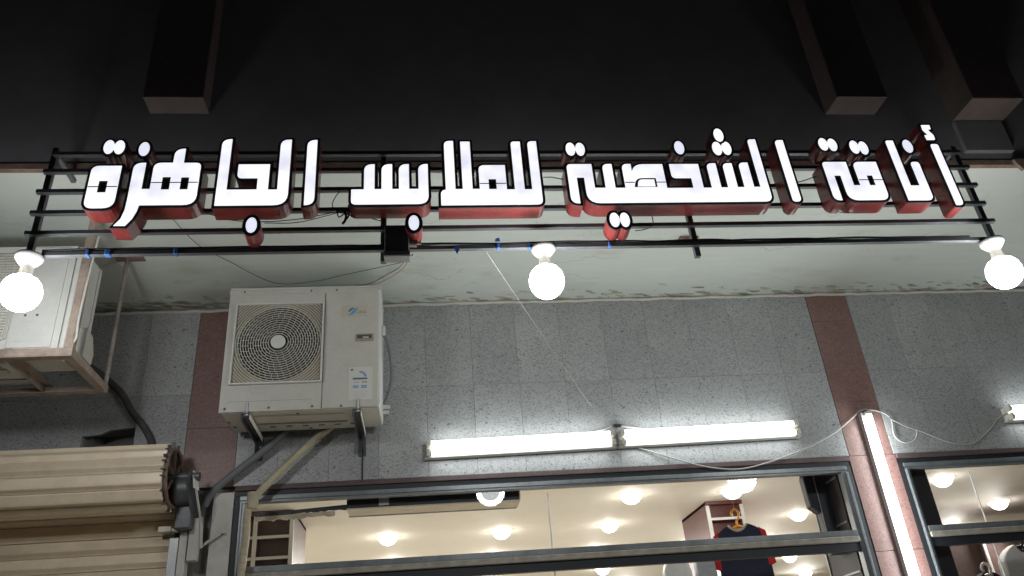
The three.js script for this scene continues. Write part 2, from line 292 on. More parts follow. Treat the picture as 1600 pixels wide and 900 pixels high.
// ───────────────────────── windows ─────────────────────────
function shopWindow(x0, x1, label, joints) {
  const t = thing('shop_window', label, 'window', [x0, 0, 0]), w = x1 - x0;
  obj('frame_head', [span(0, w, 2.852, 2.8805, -0.06, -0.006)], M.gasket, t);
  obj('frame_rail', [span(0.03, w - 0.03, 2.826, 2.851, -0.055, -0.001), span(0.03, w - 0.03, 2.812, 2.825, -0.055, -0.006)], M.alu, t);
  for (const s of [0, 1]) {
    const a = s ? w - 0.03 : 0, b = s ? w : 0.03;
    obj('frame_jamb', [span(a, b, 0.3, 2.851, -0.06, -0.004)], M.gasket, t);
    obj('jamb_profile', [s ? span(w - 0.075, w - 0.031, 0.3, 2.811, -0.055, 0.0) : span(0.031, 0.062, 0.3, 2.811, -0.055, 0.0), s ? span(w - 0.05, w - 0.032, 0.3, 2.811, 0.0005, 0.008) : span(0.034, 0.046, 0.3, 2.811, 0.0005, 0.008)], M.alu, t);
  }
  obj('transom', [span(0.063, w - 0.076, 2.418, 2.452, -0.05, 0.006)], M.alu, t);
  obj('transom_ledge', [span(0.063, w - 0.076, 2.383, 2.417, -0.05, 0.014, 0.006)], M.aluDirty, t);
  obj('transom_gasket', [span(0.063, w - 0.076, 2.33, 2.382, -0.05, -0.006)], M.gasket, t);
  obj('sill', [span(0, w, 0.2, 0.3, -0.08, 0.04)], M.alu, t);
  obj('sill_wall', [span(0, w, 0, 0.2, -0.2, 0.0)], M.plaster, t);
  const xs = [0.06, ...joints.map(j => j - x0), w - 0.06];
  for (const [y0, y1] of [[2.45, 2.816], [0.3, 2.332]]) for (let i = 0; i < xs.length - 1; i++) {
    const g = new THREE.PlaneGeometry(xs[i + 1] - xs[i] - 0.002, y1 - y0).translate((xs[i] + xs[i + 1]) / 2, (y0 + y1) / 2, -0.03);
    obj('pane', flat(g, true), M.glass, t);
  }
  for (const j of joints) { const pts = []; for (let y = 0.3; y <= 2.82; y += 0.04) pts.push([j - x0 + rr(-0.0015, 0.0015), y, -0.028 + rr(-0.001, 0.001)]); obj('silicone_joint', tube(pts, 0.005, pts.length, 5), M.silicone, t); }
  return t;
}
shopWindow(-1.083, 2.716, 'wide aluminium shop window with a narrow transom light, under the fluorescent lamps', [0.755]);
shopWindow(3.042, 6.5, 'aluminium shop window to the right of the pink stone pier with the upright lamp', [3.52]);

// inside, just behind the head of the wide window
{
  const t = thing('pelmet_box', 'dark fronted box with a cream underside hanging behind the top of the wide window', 'pelmet', [0.07, 2.77, -0.19]);
  obj('front_board', span(-0.52, 0.52, 0.003, 0.14, 0.075, 0.09), M.gasket, t);
  obj('underside', span(-0.52, 0.52, -0.006, 0.002, -0.085, 0.09), M.wrapPale, t);
  obj('back_lip', span(-0.52, 0.52, -0.012, 0.004, -0.095, -0.0855), M.zinc, t);
  obj('end_cap', span(0.5205, 0.528, -0.006, 0.14, -0.085, 0.09), M.wrapPale, t);
  obj('cover_plate', span(-0.33, -0.27, 0.01, 0.135, 0.0905, 0.096), M.zinc, t);
}
{
  const t = thing('torn_lintel_board', 'torn dark board with ragged foam edge at top left inside the wide window', 'board', [-0.7, 2.74, -0.12]);
  const up = [[-0.28, 0.1]], lo = []; for (let x = -0.28; x <= 0.26; x += 0.02) lo.push([x, 0.016 + 0.03 * (x + 0.28) + rr(-0.006, 0.006)]);
  obj('board', extr(poly([...lo, [0.26, 0.058], [-0.1, 0.04], [-0.28, 0.03]].concat([])), 0.012), M.gasket, t);
  const fo = []; for (let x = -0.28; x <= 0.18; x += 0.02) fo.push([x, -0.012 + 0.03 * (x + 0.28) + rr(-0.007, 0.007)]);
  obj('foam_edge', extr(poly([...fo, [0.18, 0.024], [-0.28, 0.012]]), 0.02, -0.01), M.wrap, t);
}

// ───────────────────────── downlights in the ceiling ─────────────────────────
const DL = [[-0.29, -2.1], [0.66, -2.12], [1.55, -1.09], [1.59, -2.1], [2.34, -1.1], [3.29, -2.09], [0.66, -3.16], [1.66, -3.16], [2.6, -3.2], [3.49, -3.22], [4.05, -1.09], [5.23, -2.12], [5.5, -3.21], [4.2, -4.47], [5.06, -6.0], [-0.29, -3.16], [0.66, -4.6], [2.0, -4.5], [2.6, -6.0], [0.4, -6.2]];
const dlWhere = ['beside the left shelving unit', 'in the middle of the left pane', 'nearest the glass, right of the glass joint', 'second from the glass, right of the glass joint', 'just above the right shelving unit', 'right of the hanging shirt', 'low in the left pane', 'low, just right of the glass joint', 'left of the hanging shirt, beside the grey garment', 'behind the red sleeve of the shirt', 'nearest the pier in the right window', 'right of the joint in the right window', 'low in the right window above its mid rail', 'below the mid rail, next to the column', 'below the mid rail near the column', 'low behind the left shelving unit', 'deep in the shop under the left pane', 'deep in the shop, middle', 'deepest in the shop on the right', 'deepest in the shop on the left'];
let dl0;
DL.forEach(([x, z], i) => {
  const label = `round glowing ceiling lamp inside the shop, ${dlWhere[i]}`;
  if (!dl0) {
    dl0 = thing('ceiling_lamp', label, 'ceiling lamp', [x, 3.0, z], 'round ceiling lamps in the shop');
    obj('dome', lathe([[0.0001, -0.086], [0.035, -0.08], [0.062, -0.064], [0.082, -0.04], [0.09, -0.02], [0.0001, -0.02]], 0, 0, 0, 24), M.downGlow, dl0);
    obj('flange', lathe([[0.0001, -0.0195], [0.092, -0.0195], [0.102, -0.012], [0.103, -0.001], [0.0001, -0.001]], 0, 0, 0, 24), M.downGlow, dl0);
    const l = new THREE.PointLight(new THREE.Color(1, 0.965, 0.89), DOWN_CD * 0.035); l.position.set(0, -0.05, 0); l.castShadow = true; l.shadow.radius = 1; dl0.add(l);
    const d = new THREE.SpotLight(new THREE.Color(1, 0.965, 0.89), DOWN_CD, 0, 1.25, 0.5, 2); d.position.set(0, -0.1, 0); d.target.position.set(0, -3, 0); d.castShadow = true; d.shadow.radius = 4; dl0.add(d); dl0.add(d.target); d.target.name = 'aim'; dl0.children.forEach(q => q.isMesh && q.scale.setScalar(0.86));
  } else { const c = dl0.clone(); c.name = numbered('ceiling_lamp'); c.position.set(x, 3.0, z); c.userData = { label, category: 'ceiling lamp', group: 'round ceiling lamps in the shop' }; scene.add(c); }
});

// ───────────────────────── shelving and clothes inside ─────────────────────────
function shelving(x0, x1, z0, depth, label, mat, shelfYs, mid) {
  const t = thing('shelving_unit', label, 'shelving unit', [x0, 0.03, z0]), w = x1 - x0, H = 2.965;
  for (const x of mid ? [0, mid, w] : [0, w]) {
    obj('upright', span(x - 0.012, x + 0.012, 0, H, -depth, -0.004), mat, t);
    obj('edge_trim', span(x - 0.014, x + 0.014, 0, H - 0.03, -0.003, 0.012), M.edge, t);
  }
  obj('back_panel', span(0, w, 0, H, -0.062, -0.05), mat, t);
  obj('top_board', span(-0.012, w + 0.012, H - 0.022, H + 0.003, -depth, 0.006), mat, t);
  for (const y of shelfYs) { obj('shelf', [span(0.013, w - 0.013, y - 0.03 - 0.009, y - 0.03 + 0.009, -0.049, -0.004)], mat, t); obj('shelf_edge', [span(0.015, w - 0.015, y - 0.03 - 0.01, y - 0.03 + 0.01, -0.0035, 0.006)], M.edge, t); }
  return t;
}
shelving(-1.45, -0.905, -1.0, 0.62, 'dark brown shelving unit with white edges at left behind the wide window', M.wood, [2.82, 2.68, 2.54, 2.4, 2.1, 1.7], 0.30);
shelving(2.25, 2.53, -1.46, 0.66, 'red brown shelving unit with bright white edges behind the hanging shirt', M.woodRed, [2.86, 2.5, 2.2, 1.8, 1.4]);

function shirtShape(w, h, neck) {                                // half-width at the hem, height, neck half-width
  const s = new THREE.Shape(); s.moveTo(-w, -h); s.lineTo(-w * 0.94, -0.06); s.quadraticCurveTo(-w * 0.8, 0.0, -neck, 0.035); s.quadraticCurveTo(0, -0.065, neck, 0.035); s.quadraticCurveTo(w * 0.8, 0.0, w * 0.94, -0.06); s.lineTo(w, -h); s.closePath(); return s;
}
function cloth(shape, depth, z, wave, s0) {
  const keep = seed; seed = s0; const ph = rnd() * 6, g = new THREE.ExtrudeGeometry(shape, { depth, bevelEnabled: true, bevelSize: 0.008, bevelThickness: 0.012, bevelSegments: 2, curveSegments: 12, steps: 2 }).translate(0, 0, z);
  const p = g.attributes.position; for (let i = 0; i < p.count; i++) p.setZ(i, p.getZ(i) + wave * Math.sin(p.getX(i) * 38 + ph) * Math.min(1, Math.max(0, -p.getY(i) * 3)));
  g.computeVertexNormals(); seed = keep; return flat(g);
}
function hanger(t, mat, h = 0.13) {
  const pts = []; for (let a = -0.6; a < 4.2; a += 0.3) pts.push([0.03 * Math.cos(a), h - 0.03 + 0.03 * Math.sin(a) + 0.005, 0.03]);
  const hook = pts.reverse(); hook.push([0.022, h - 0.066, 0.03], [0.0, h - 0.09, 0.03], [0, h - 0.115, 0.03]);
  obj('hook', tube(hook.slice(1), 0.0095, 60), mat, t);
  obj('arms', [tube([[-0.085, -0.006, 0.02], [-0.045, 0.012, 0.03], [0, 0.03, 0.032], [0.045, 0.012, 0.03], [0.085, -0.006, 0.02]], 0.012, 30), tube([[-0.07, -0.002, 0.026], [0, 0.004, 0.034], [0.07, -0.002, 0.026]], 0.007, 16)], mat, t);
}
{
  const t = thing('hanging_shirt', 'navy blue shirt with red sleeves on an orange hanger behind the wide window', 'shirt', [2.09, 2.585, -0.5]);
  t.scale.setScalar(0.8); t.rotation.y = -0.4;
  const body = obj('body', cloth(shirtShape(0.205, 0.62, 0.075), 0.05, -0.02, 0.008, 3), M.navy, t);
  for (const s of [-1, 1]) {
    const g = cloth(poly([[s * 0.165, -0.005], [s * 0.205, -0.035], [s * 0.235, -0.28], [s * 0.19, -0.3], [s * 0.187, -0.08]]), 0.05, -0.015, 0.004, 5 + s);
    obj('sleeve', g, M.redCloth, t);
  }
  const col = []; for (let a = 0; a <= 10; a++) { const u = a / 10, x = -0.078 + 0.156 * u; col.push([x, 0.042 - 0.1 * 4 * u * (1 - u) * 0.52 - 0.002, 0.045]); }
  obj('collar', tube(col, 0.009, 30), M.greyCloth, t);
  obj('back_neck', extr(poly([[-0.075, 0.035], [0.075, 0.035], [0.05, -0.02], [0, -0.03], [-0.05, -0.02]]), 0.006, -0.018), M.redCloth, t);
  hanger(t, M.orange, 0.16);
  obj('hanging_cord', tube([[0, 0.155, 0.03], [0.002, 0.28, 0.03], [0, 0.4, 0.03]], 0.0015, 12, 4), M.cableWhite, t);
}
{
  const t = thing('pale_garment', 'pale grey garment hanging left of the navy shirt inside the window', 'garment', [1.83, 2.47, -0.55]);
  obj('cloth', cloth(shirtShape(0.06, 0.7, 0.02), 0.05, -0.02, 0.008, 13), M.greyCloth, t);
  obj('hook', tube([[0, 0.0, 0], [0, 0.06, 0], [0.02, 0.08, 0], [0.03, 0.06, 0]], 0.002, 20, 5), M.zinc, t);
}
{
  const t = thing('pale_garment', 'white cloth garment hanging low, leftmost of the clothes under the mid rail', 'garment', [1.66, 2.42, -0.62]);
  obj('cloth', cloth(shirtShape(0.09, 0.7, 0.03), 0.05, -0.02, 0.008, 23), M.whiteCloth, t);
}
{
  const t = thing('dark_jacket', 'black jacket hanging in front of the dark column inside the wide window', 'jacket', [2.545, 2.87, -0.31]);
  obj('body', cloth(poly([[-0.02, -0.20], [-0.025, -0.02], [-0.005, 0.04], [0.10, 0.04], [0.115, -0.2], [0.12, -0.5], [0.05, -0.5], [0.045, -0.24], [0.02, -0.235], [0.0, -0.215]]), 0.05, -0.02, 0.004, 33), M.gasket, t);
  obj('zip', cyl(0.004, 0.004, 0.40, [0.035, -0.17, 0.05], 10), M.alu, t);
}
{
  const t = thing('white_garment', 'white garment on a hanger low in the right window', 'garment', [4.02, 2.33, -0.5]);
  obj('cloth', cloth(shirtShape(0.16, 0.6, 0.05), 0.06, -0.02, 0.008, 43), M.whiteCloth, t);
  hanger(t, M.gasket, 0.11);
}
{
  const t = thing('red_garment', 'red and navy garment left of the white one in the right window', 'garment', [3.76, 2.17, -0.55]);
  obj('cloth', cloth(shirtShape(0.12, 0.6, 0.04), 0.06, -0.02, 0.008, 53), M.navy, t);
  for (const s of [-1, 1]) obj('sleeve', cloth(poly([[s * 0.09, -0.005], [s * 0.125, -0.03], [s * 0.16, -0.22], [s * 0.115, -0.24]]), 0.05, -0.015, 0.004, 55 + s), M.redCloth, t);
  hanger(t, M.edge, 0.1);
}
shelving(3.9, 6.2, -2.2, 0.6, 'long dark brown shelving unit standing in the right half of the shop', M.wood, [2.0, 1.6, 1.2], 1.1).scale.y = 0.93;

// ───────────────────────── roller shutter ─────────────────────────
{
  const X0 = -3.6, X1 = -1.395, t = thing('roller_shutter', 'cream metal roller shutter, half rolled up, at lower left', 'roller shutter', [0, 0, 0]);
  const cy = 2.92, cz = 0.21, R = 0.168, pitch = 0.086;
  function slatGeo(cx, yc, zc, ang, x1) {                       // ribbed slat: a broad convex rib and a narrow one, facing along ang
    const prof = [[-0.0425, -0.006], [-0.042, 0.0], [-0.034, 0.003], [-0.020, 0.016], [-0.0165, 0.0195], [-0.012, 0.0205], [-0.002, 0.0185], [0.018, 0.011], [0.032, 0.0055], [0.038, 0.004], [0.0425, -0.006]];
    const sh = poly([...prof, [0.041, -0.0075], [-0.041, -0.0075]]);
    const g = new THREE.ExtrudeGeometry(sh, { depth: x1 - X0, bevelEnabled: false });
    g.rotateY(Math.PI / 2);                                      // depth -> +x, profile x -> -z, profile y -> y
    g.rotateX(Math.PI / 2 - ang);                                // turn outward normal
    return boxUV(flat(g.translate(X0, yc, zc)), rr(0, 5), rr(0, 5));
  }
  for (let k = -9; k < 8; k++) { const a = 0.18 + k * pitch / R; if (a > 4.4 || a < -3.3) continue; if (k > 7 || k < -8) continue; obj('slat', slatGeo(0, cy + R * Math.sin(a), cz + R * Math.cos(a), a, X1 + 0.008 + rr(-0.004, 0.004)), k % 3 ? M.shutter : M.shutterB, t); }
  obj('barrel', cyl(R - 0.012, R - 0.012, X1 - X0 - 0.03, [(X0 + X1) / 2 - 0.01, cy, cz], 32, 'x'), M.dark, t);
  for (let y = 2.86; y > 0.1; y -= pitch) obj('slat', slatGeo(0, y + rr(-0.0015, 0.0015), 0.012 + rr(-0.002, 0.002), rr(-0.04, 0.04), X1 - 0.0), rnd() < 0.6 ? M.shutter : M.shutterB, t);
  // barrel end: rim wheel, hub, axle and bracket plate
  obj('end_rim', flat(new THREE.TorusGeometry(0.158, 0.011, 8, 36).rotateY(Math.PI / 2).translate(X1 + 0.02, cy, cz)), M.rust, t);
  const sp = []; for (let k = 0; k < 6; k++) { const a = k * 1.047 + 0.3; sp.push(bar([X1 + 0.018, cy + 0.03 * Math.sin(a), cz + 0.03 * Math.cos(a)], [X1 + 0.018, cy + 0.155 * Math.sin(a), cz + 0.155 * Math.cos(a)], 0.016, 0.01)); }
  obj('end_wheel', sp, M.rust, t);
  const teeth = []; for (let k = 0; k < 17; k++) { const a = k * pitch / R * 0.85; teeth.push(bar([X1 + 0.012, cy + 0.172 * Math.sin(a), cz + 0.172 * Math.cos(a)], [X1 + 0.012, cy + 0.196 * Math.sin(a), cz + 0.196 * Math.cos(a)], 0.022, 0.006)); }
  obj('slat_clips', teeth, M.black, t);
  obj('axle', cyl(0.024, 0.024, 0.2, [X1 + 0.06, cy, cz], 16, 'x'), M.black, t);
  obj('bracket_plate', [bar([X1 + 0.115, 2.72, 0.02], [X1 + 0.115, 2.93, 0.26], 0.006, 0.15)], M.black, t);
  obj('motor_housing', [cyl(0.085, 0.085, 0.08, [X1 + 0.075, cy - 0.06, cz - 0.05], 24, 'x'), bx(0.09, 0.16, 0.12, X1 + 0.075, 2.73, 0.09, 0.01)], M.black, t);
  obj('bracket_strap', [bar([X1 + 0.13, 2.95, 0.2], [X1 + 0.155, 2.84, 0.24], 0.045, 0.004), bar([X1 + 0.155, 2.84, 0.24], [X1 + 0.165, 2.70, 0.12], 0.012, 0.004), bar([X1 + 0.165, 2.72, 0.1], [X1 + 0.165, 2.56, 0.05], 0.014, 0.005)], M.plaster, t);
  obj('guide_rail', [span(X1 - 0.005, X1 + 0.045, 0, 2.62, 0.022, 0.07, 0.003)], M.zinc, t).userData.label = 'bare zinc guide rail';
  obj('guide_rail', [span(X1 + 0.049, X1 + 0.092, 0, 2.69, 0.0, 0.075, 0.004)], M.plaster, t);
  obj('cover_strip', [span(X1 + 0.10, X1 + 0.152, 2.49, 2.72, 0.03, 0.085, 0.003)], M.plaster, t);
  obj('stop_block', [bx(0.07, 0.03, 0.03, X1 - 0.03, 2.665, 0.085, 0.003)], M.ivory, t);
  obj('stop_bracket', [bx(0.08, 0.018, 0.04, X1 + 0.045, 2.66, 0.07, 0.003), bar([X1 + 0.14, 2.56, 0.03], [X1 + 0.26, 2.64, 0.03], 0.014, 0.012), bx(0.035, 0.014, 0.02, X1 + 0.265, 2.645, 0.03, 0.004)], M.plaster, t);
}

// ───────────────────────── air conditioner on the wall (front) ─────────────────────────
function canvasMat(w, h, draw, rough = 0.5) { const c = document.createElement('canvas'); c.width = w; c.height = h; draw(c.getContext('2d'), w, h); const t = new THREE.CanvasTexture(c); t.colorSpace = THREE.SRGBColorSpace; return std({ map: t, roughness: rough }); }
function plate(w, h, x, y, z) { return flat(new THREE.PlaneGeometry(w, h).translate(x, y, z), true); }
function fanGuard(cx, cy, half, z, t, hubR, holeR, rings = true) {
  const wires = [], links = [], step = 0.0142, wr = 0.0023; let n = 0;
  for (let r = hubR + step; r < half * 1.40; r += step, n++) {
    // arcs of the ring that lie inside the square
    const N = Math.max(40, Math.round(r * 420)); let run = [];
    const flush = () => { if (run.length > 2) { const c = new THREE.CatmullRomCurve3(run.map(a => V(cx + r * Math.cos(a), cy + r * Math.sin(a), z)), false); wires.push(flat(new THREE.TubeGeometry(c, run.length, wr, 5))); } run = []; };
    if (r < half - 0.004) wires.push(flat(new THREE.TorusGeometry(r, wr, 5, N).translate(cx, cy, z)));
    else { for (let k = 0; k <= N * 2; k++) { const a = k / (N * 2) * Math.PI * 2 + 0.0001; if (Math.abs(r * Math.cos(a)) < half - 0.003 && Math.abs(r * Math.sin(a)) < half - 0.003) run.push(a); else flush(); } flush(); }
    if (r < holeR) { const m = Math.max(10, Math.round(r * 2 * Math.PI / 0.034)); for (let k = 0; k < m; k++) { const a = (k + (n % 2) * 0.5) / m * Math.PI * 2; links.push(bar([cx + r * Math.cos(a), cy + r * Math.sin(a), z - 0.001], [cx + (r + step) * Math.cos(a), cy + (r + step) * Math.sin(a), z - 0.001], 0.0024)); } }
  }
  const g = obj('fan_guard', [...wires, ...links], M.guard, t); g.userData.kind = 'stuff';
  obj('guard_hub', cyl(hubR, hubR, 0.012, [cx, cy, z + 0.004], 32, 'z'), M.casingWhite, t);
}
{
  const W = 0.885, H = 0.765, D = 0.36, t = thing('air_conditioner', 'beige outdoor air conditioner with one round fan, on wall brackets left of the fluorescent lamps', 'air conditioner', [-0.667, 3.205, 0.09]);
  const x0 = -W / 2, gx = -0.143, gy = 0.412, hg = 0.246;
  // cabinet: panels round an open fan bay
  obj('side_panel', span(x0, x0 + 0.012, 0.01, H, 0, D - 0.012, 0.004), M.casing, t);
  obj('side_panel', span(W / 2 - 0.03, W / 2, 0.01, H, 0, D - 0.004, 0.013), M.casingWhite, t);
  obj('back_panel', span(x0 + 0.013, W / 2 - 0.031, 0.03, H - 0.02, 0.005, 0.02), M.dark, t);
  obj('lid', [span(x0 - 0.003, W / 2 + 0.003, H, H + 0.018, -0.004, D + 0.004, 0.008), span(x0 - 0.003, W / 2 - 0.02, H - 0.03, H - 0.0005, D + 0.0005, D + 0.003, 0.001)], M.casing, t);
  const sh = poly([[x0 + 0.001, 0.0], [W / 2 - 0.331, 0.0], [W / 2 - 0.331, H - 0.002], [x0 + 0.001, H - 0.002]]);
  const hole = new THREE.Path(); hole.absarc(gx, gy, 0.237, 0, Math.PI * 2, true); sh.holes.push(hole);
  obj('front_panel', extr(sh, 0.01, D - 0.011, 0.0015), M.casing, t);
  obj('access_panel', span(W / 2 - 0.327, W / 2 - 0.012, 0.0, H - 0.002, D - 0.012, D + 0.0005, 0.006), M.casing, t);
  obj('guard_backing', extr((() => { const s = poly([[gx - hg, gy - hg - 0.006], [gx + hg, gy - hg - 0.006], [gx + hg, gy + hg], [gx - hg, gy + hg]]); const h = new THREE.Path(); h.absarc(gx, gy, 0.239, 0, Math.PI * 2, true); s.holes.push(h); return s; })(), 0.0012, D + 0.0006), M.dustyPanel, t);
  obj('fan_shroud', flat(new THREE.CylinderGeometry(0.2375, 0.2375, 0.13, 40, 1, true).rotateX(Math.PI / 2).translate(gx, gy, D - 0.077)), std({ color: new THREE.Color(0.10, 0.095, 0.085), roughness: 0.7, side: THREE.DoubleSide }), t);
  const bl = []; for (let k = 0; k < 3; k++) { const b = poly([[0.03, -0.05], [0.12, -0.11], [0.21, -0.06], [0.225, 0.03], [0.15, 0.06], [0.04, 0.03]]); const g = extr(b, 0.004); g.rotateX(0.35).rotateZ(k * 2.094 + 0.5).translate(gx, gy, D - 0.12); bl.push(g); }
  obj('fan_blade', bl, std({ color: new THREE.Color(0.05, 0.05, 0.055), roughness: 0.6 }), t);
  fanGuard(gx, gy, hg, D + 0.013, t, 0.042, 0.237);
  obj('guard_frame', [span(gx - hg - 0.01, gx - hg, gy - hg - 0.012, gy + hg + 0.008, D + 0.001, D + 0.024), span(gx + hg, gx + hg + 0.01, gy - hg - 0.012, gy + hg + 0.008, D + 0.001, D + 0.024), span(gx - hg, gx + hg, gy - hg - 0.012, gy - hg - 0.002, D + 0.001, D + 0.024), span(gx - hg, gx + hg, gy + hg, gy + hg + 0.008, D + 0.001, D + 0.02)], M.casingWhite, t);
  obj('embossed_rib', [span(gx - 0.26, gx + 0.2, 0.058, 0.062, D + 0.0004, D + 0.003, 0.001), span(gx - 0.26, gx - 0.256, 0.03, 0.0575, D + 0.0004, D + 0.003, 0.001), span(gx + 0.196, gx + 0.2, 0.03, 0.0575, D + 0.0004, D + 0.003, 0.001)], M.casing, t);
  for (const [x, y] of [[-0.411, 0.018], [-0.173, 0.017], [0.064, 0.016], [0.224, 0.012], [-0.36, 0.752], [0.03, 0.752], [0.18, 0.752]]) obj('screw', cyl(0.006, 0.007, 0.005, [x, y, D + 0.0035], 10, 'z'), M.rust, t);
  obj('handle_recess', [span(0.297, 0.402, 0.408, 0.456, D + 0.0006, D + 0.006, 0.002)], M.dustyPanel, t);
  obj('handle_slot', [span(0.306, 0.392, 0.424, 0.447, D + 0.0065, D + 0.008, 0.0005)], M.black, t);
  obj('handle_grip', [span(0.34, 0.374, 0.424, 0.434, D + 0.0085, D + 0.012, 0.001)], M.casing, t);
  obj('badge', plate(0.155, 0.072, 0.287, 0.607, D + 0.0022), canvasMat(620, 288, (x, w, h) => {
    x.fillStyle = '#b4ae9d'; x.fillRect(0, 0, w, h); x.fillStyle = '#a9a08a'; x.fillRect(0, 0, w, 5); x.fillRect(0, h - 5, w, 5);
    x.fillStyle = '#4f98bf'; x.beginPath(); x.moveTo(150, 235); x.bezierCurveTo(260, 230, 250, 60, 420, 50); x.bezierCurveTo(340, 110, 350, 240, 190, 255); x.fill();
    x.fillStyle = '#3c688f'; x.beginPath(); x.moveTo(165, 165); x.bezierCurveTo(200, 60, 260, 40, 330, 60); x.bezierCurveTo(260, 80, 250, 150, 165, 165); x.fill();
    x.fillStyle = '#8d8878'; for (let i = 0; i < 4; i++) { x.fillRect(390 + i * 52, 130 + (i % 2) * 8, 40, 26); x.fillRect(370 + i * 58, 178, 48, 22); }
  }), t);
  obj('energy_label', plate(0.135, 0.2, 0.331, 0.144, D + 0.0022), canvasMat(540, 800, (x, w, h) => {
    x.fillStyle = '#c4c3bb'; x.fillRect(0, 0, w, h); x.strokeStyle = '#bdbcb4'; x.lineWidth = 4; x.strokeRect(2, 2, w - 4, h - 4);
    x.fillStyle = '#6c7078'; x.fillRect(40, 40, 60, 50); x.strokeStyle = '#6e86b4'; x.lineWidth = 46; x.beginPath(); x.arc(240, 260, 140, -1.6, -0.1); x.stroke();
    x.fillStyle = '#4c6284'; x.fillRect(90, 265, 330, 42); x.fillStyle = '#4a505a'; x.fillRect(90, 300, 330, 10);
    x.fillStyle = '#8a8f96'; for (let i = 0; i < 5; i++) x.fillRect(110 + i * 26, 365, 18, 22); for (let i = 0; i < 4; i++) { x.fillStyle = '#3c4450'; x.fillRect(300 + i * 30, 362, 22, 26); }
    x.fillStyle = '#7893b8'; x.fillRect(95, 450, 130, 70); x.fillRect(280, 450, 130, 70); x.fillStyle = '#c4c3bb'; for (let i = 0; i < 8; i++) x.fillRect(95 + i * 44, 482, 30, 8);
    x.fillStyle = '#b4b5b2'; for (let i = 0; i < 9; i++) x.fillRect(120, 570 + i * 20, 220 + (i * 37) % 90, 6);
  }), t);
  // base pan seen from below
  obj('base_pan', [span(x0 + 0.01, W / 2 - 0.006, -0.004, 0.008, 0.02, D - 0.014, 0.003)], M.casing, t);
  obj('base_rib', [span(x0 + 0.13, W / 2 - 0.2, -0.011, -0.0045, 0.14, 0.16, 0.003), span(x0 + 0.13, W / 2 - 0.2, -0.009, -0.0045, 0.28, 0.295, 0.003)], M.dustyPanel, t);
  for (let k = 0; k < 6; k++) obj('drain_slot', [bx(0.034, 0.003, 0.012, -0.19 + k * 0.093, -0.0055, 0.10, 0)], M.black, t);
  for (const [x, z] of [[-0.40, 0.12], [-0.42, 0.2], [0.02, 0.05], [-0.02, 0.31]]) obj('drain_hole', cyl(0.009, 0.009, 0.003, [x, -0.0058, z], 12), M.black, t);
  obj('pipe_valve', [bx(0.02, 0.06, 0.05, W / 2 + 0.011, 0.545, 0.2, 0.006), cyl(0.012, 0.012, 0.05, [W / 2 + 0.02, 0.09, 0.1], 10, 'x'), cyl(0.010, 0.010, 0.04, [W / 2 + 0.02, 0.05, 0.12], 10, 'x')], M.casingWhite, t);
}
{
  let b0; for (const [x, where] of [[-0.962, 'left'], [-0.355, 'right']]) {
    const label = `black steel wall bracket under the ${where} end of the beige air conditioner`;
    if (!b0) {
      b0 = thing('wall_bracket', label, 'bracket', [x, 3.19, 0], 'brackets under the beige air conditioner');
      obj('arm', [bx(0.045, 0.005, 0.47, 0, -0.0025, 0.238, 0.001), bx(0.005, 0.035, 0.465, -0.02, -0.023, 0.236, 0.001)], M.black, b0);
      obj('upright', [bx(0.045, 0.13, 0.005, 0, -0.07, 0.004, 0.001), bx(0.005, 0.11, 0.04, -0.02, -0.06, 0.03, 0.001)], M.black, b0);
      obj('bolt', [cyl(0.006, 0.006, 0.075, [0.006, 0.028, 0.455], 10), cyl(0.011, 0.011, 0.008, [0.006, -0.008, 0.455], 6)], M.zinc, b0);
      obj('bolt', [cyl(0.006, 0.006, 0.05, [-0.014, 0.018, 0.44], 10)], M.zinc, b0);
      obj('rubber_foot', [bx(0.05, 0.012, 0.06, 0, 0.0065, 0.3, 0.003)], M.blackMatt, b0);
      obj('edge_flange', [bx(0.004, 0.03, 0.4, 0.0225, -0.016, 0.25, 0.001)], M.ivory, b0);
    } else { const c = b0.clone(); c.name = numbered('wall_bracket'); c.position.set(x, 3.19, 0); c.userData = { label, category: 'bracket', group: 'brackets under the beige air conditioner' }; scene.add(c); }
  }
}
tag(obj('drain_pipe', [tube([[-0.80, 3.235, 0.05], [-0.84, 3.18, 0.06], [-0.91, 3.112, 0.06], [-1.05, 3.0, 0.055], [-1.195, 2.88, 0.04], [-1.24, 2.80, 0.03]], 0.021, 50, 10)], M.cableGrey), 'dark grey pipe running from the beige air conditioner down to the shutter', 'pipe');
{
  const t = thing('wrapped_pipe', 'beige tape-wrapped pipe slanting down beside the wide window', 'pipe', [0, 0, 0]);
  obj('pipe', [tube([[-0.53, 3.235, 0.06], [-0.62, 3.16, 0.07], [-0.779, 3.009, 0.07], [-0.94, 2.838, 0.075], [-0.985, 2.74, 0.085], [-0.985, 2.6, 0.08], [-1.0, 2.35, 0.07], [-1.02, 1.9, 0.05], [-1.03, 1.0, 0.05], [-1.03, 0.05, 0.05]], 0.021, 120, 10)], M.wrap, t);
  const rings = []; for (let k = 0; k < 14; k++) { const u = k / 14; rings.push(flat(new THREE.TorusGeometry(0.0215, 0.0018, 5, 14).rotateX(Math.PI / 2).translate(-0.985 - 0.03 * u * u, 2.72 - u * 0.6, 0.085 - 0.02 * u))); }
  obj('tape_turn', rings, M.wrap, t);
  obj('elbow_wrap', [cyl(0.032, 0.03, 0.09, [-0.962, 2.80, 0.088], 14)], M.wrap, t);
}
tag(obj('power_cable', tube([[-0.225, 3.74, 0.29], [-0.195, 3.70, 0.27], [-0.175, 3.61, 0.22], [-0.17, 3.5, 0.18], [-0.185, 3.41, 0.15], [-0.228, 3.32, 0.11], [-0.25, 3.26, 0.1]], 0.011, 60, 8), M.cableGrey), 'grey cable looping down the right side of the beige air conditioner', 'cable');

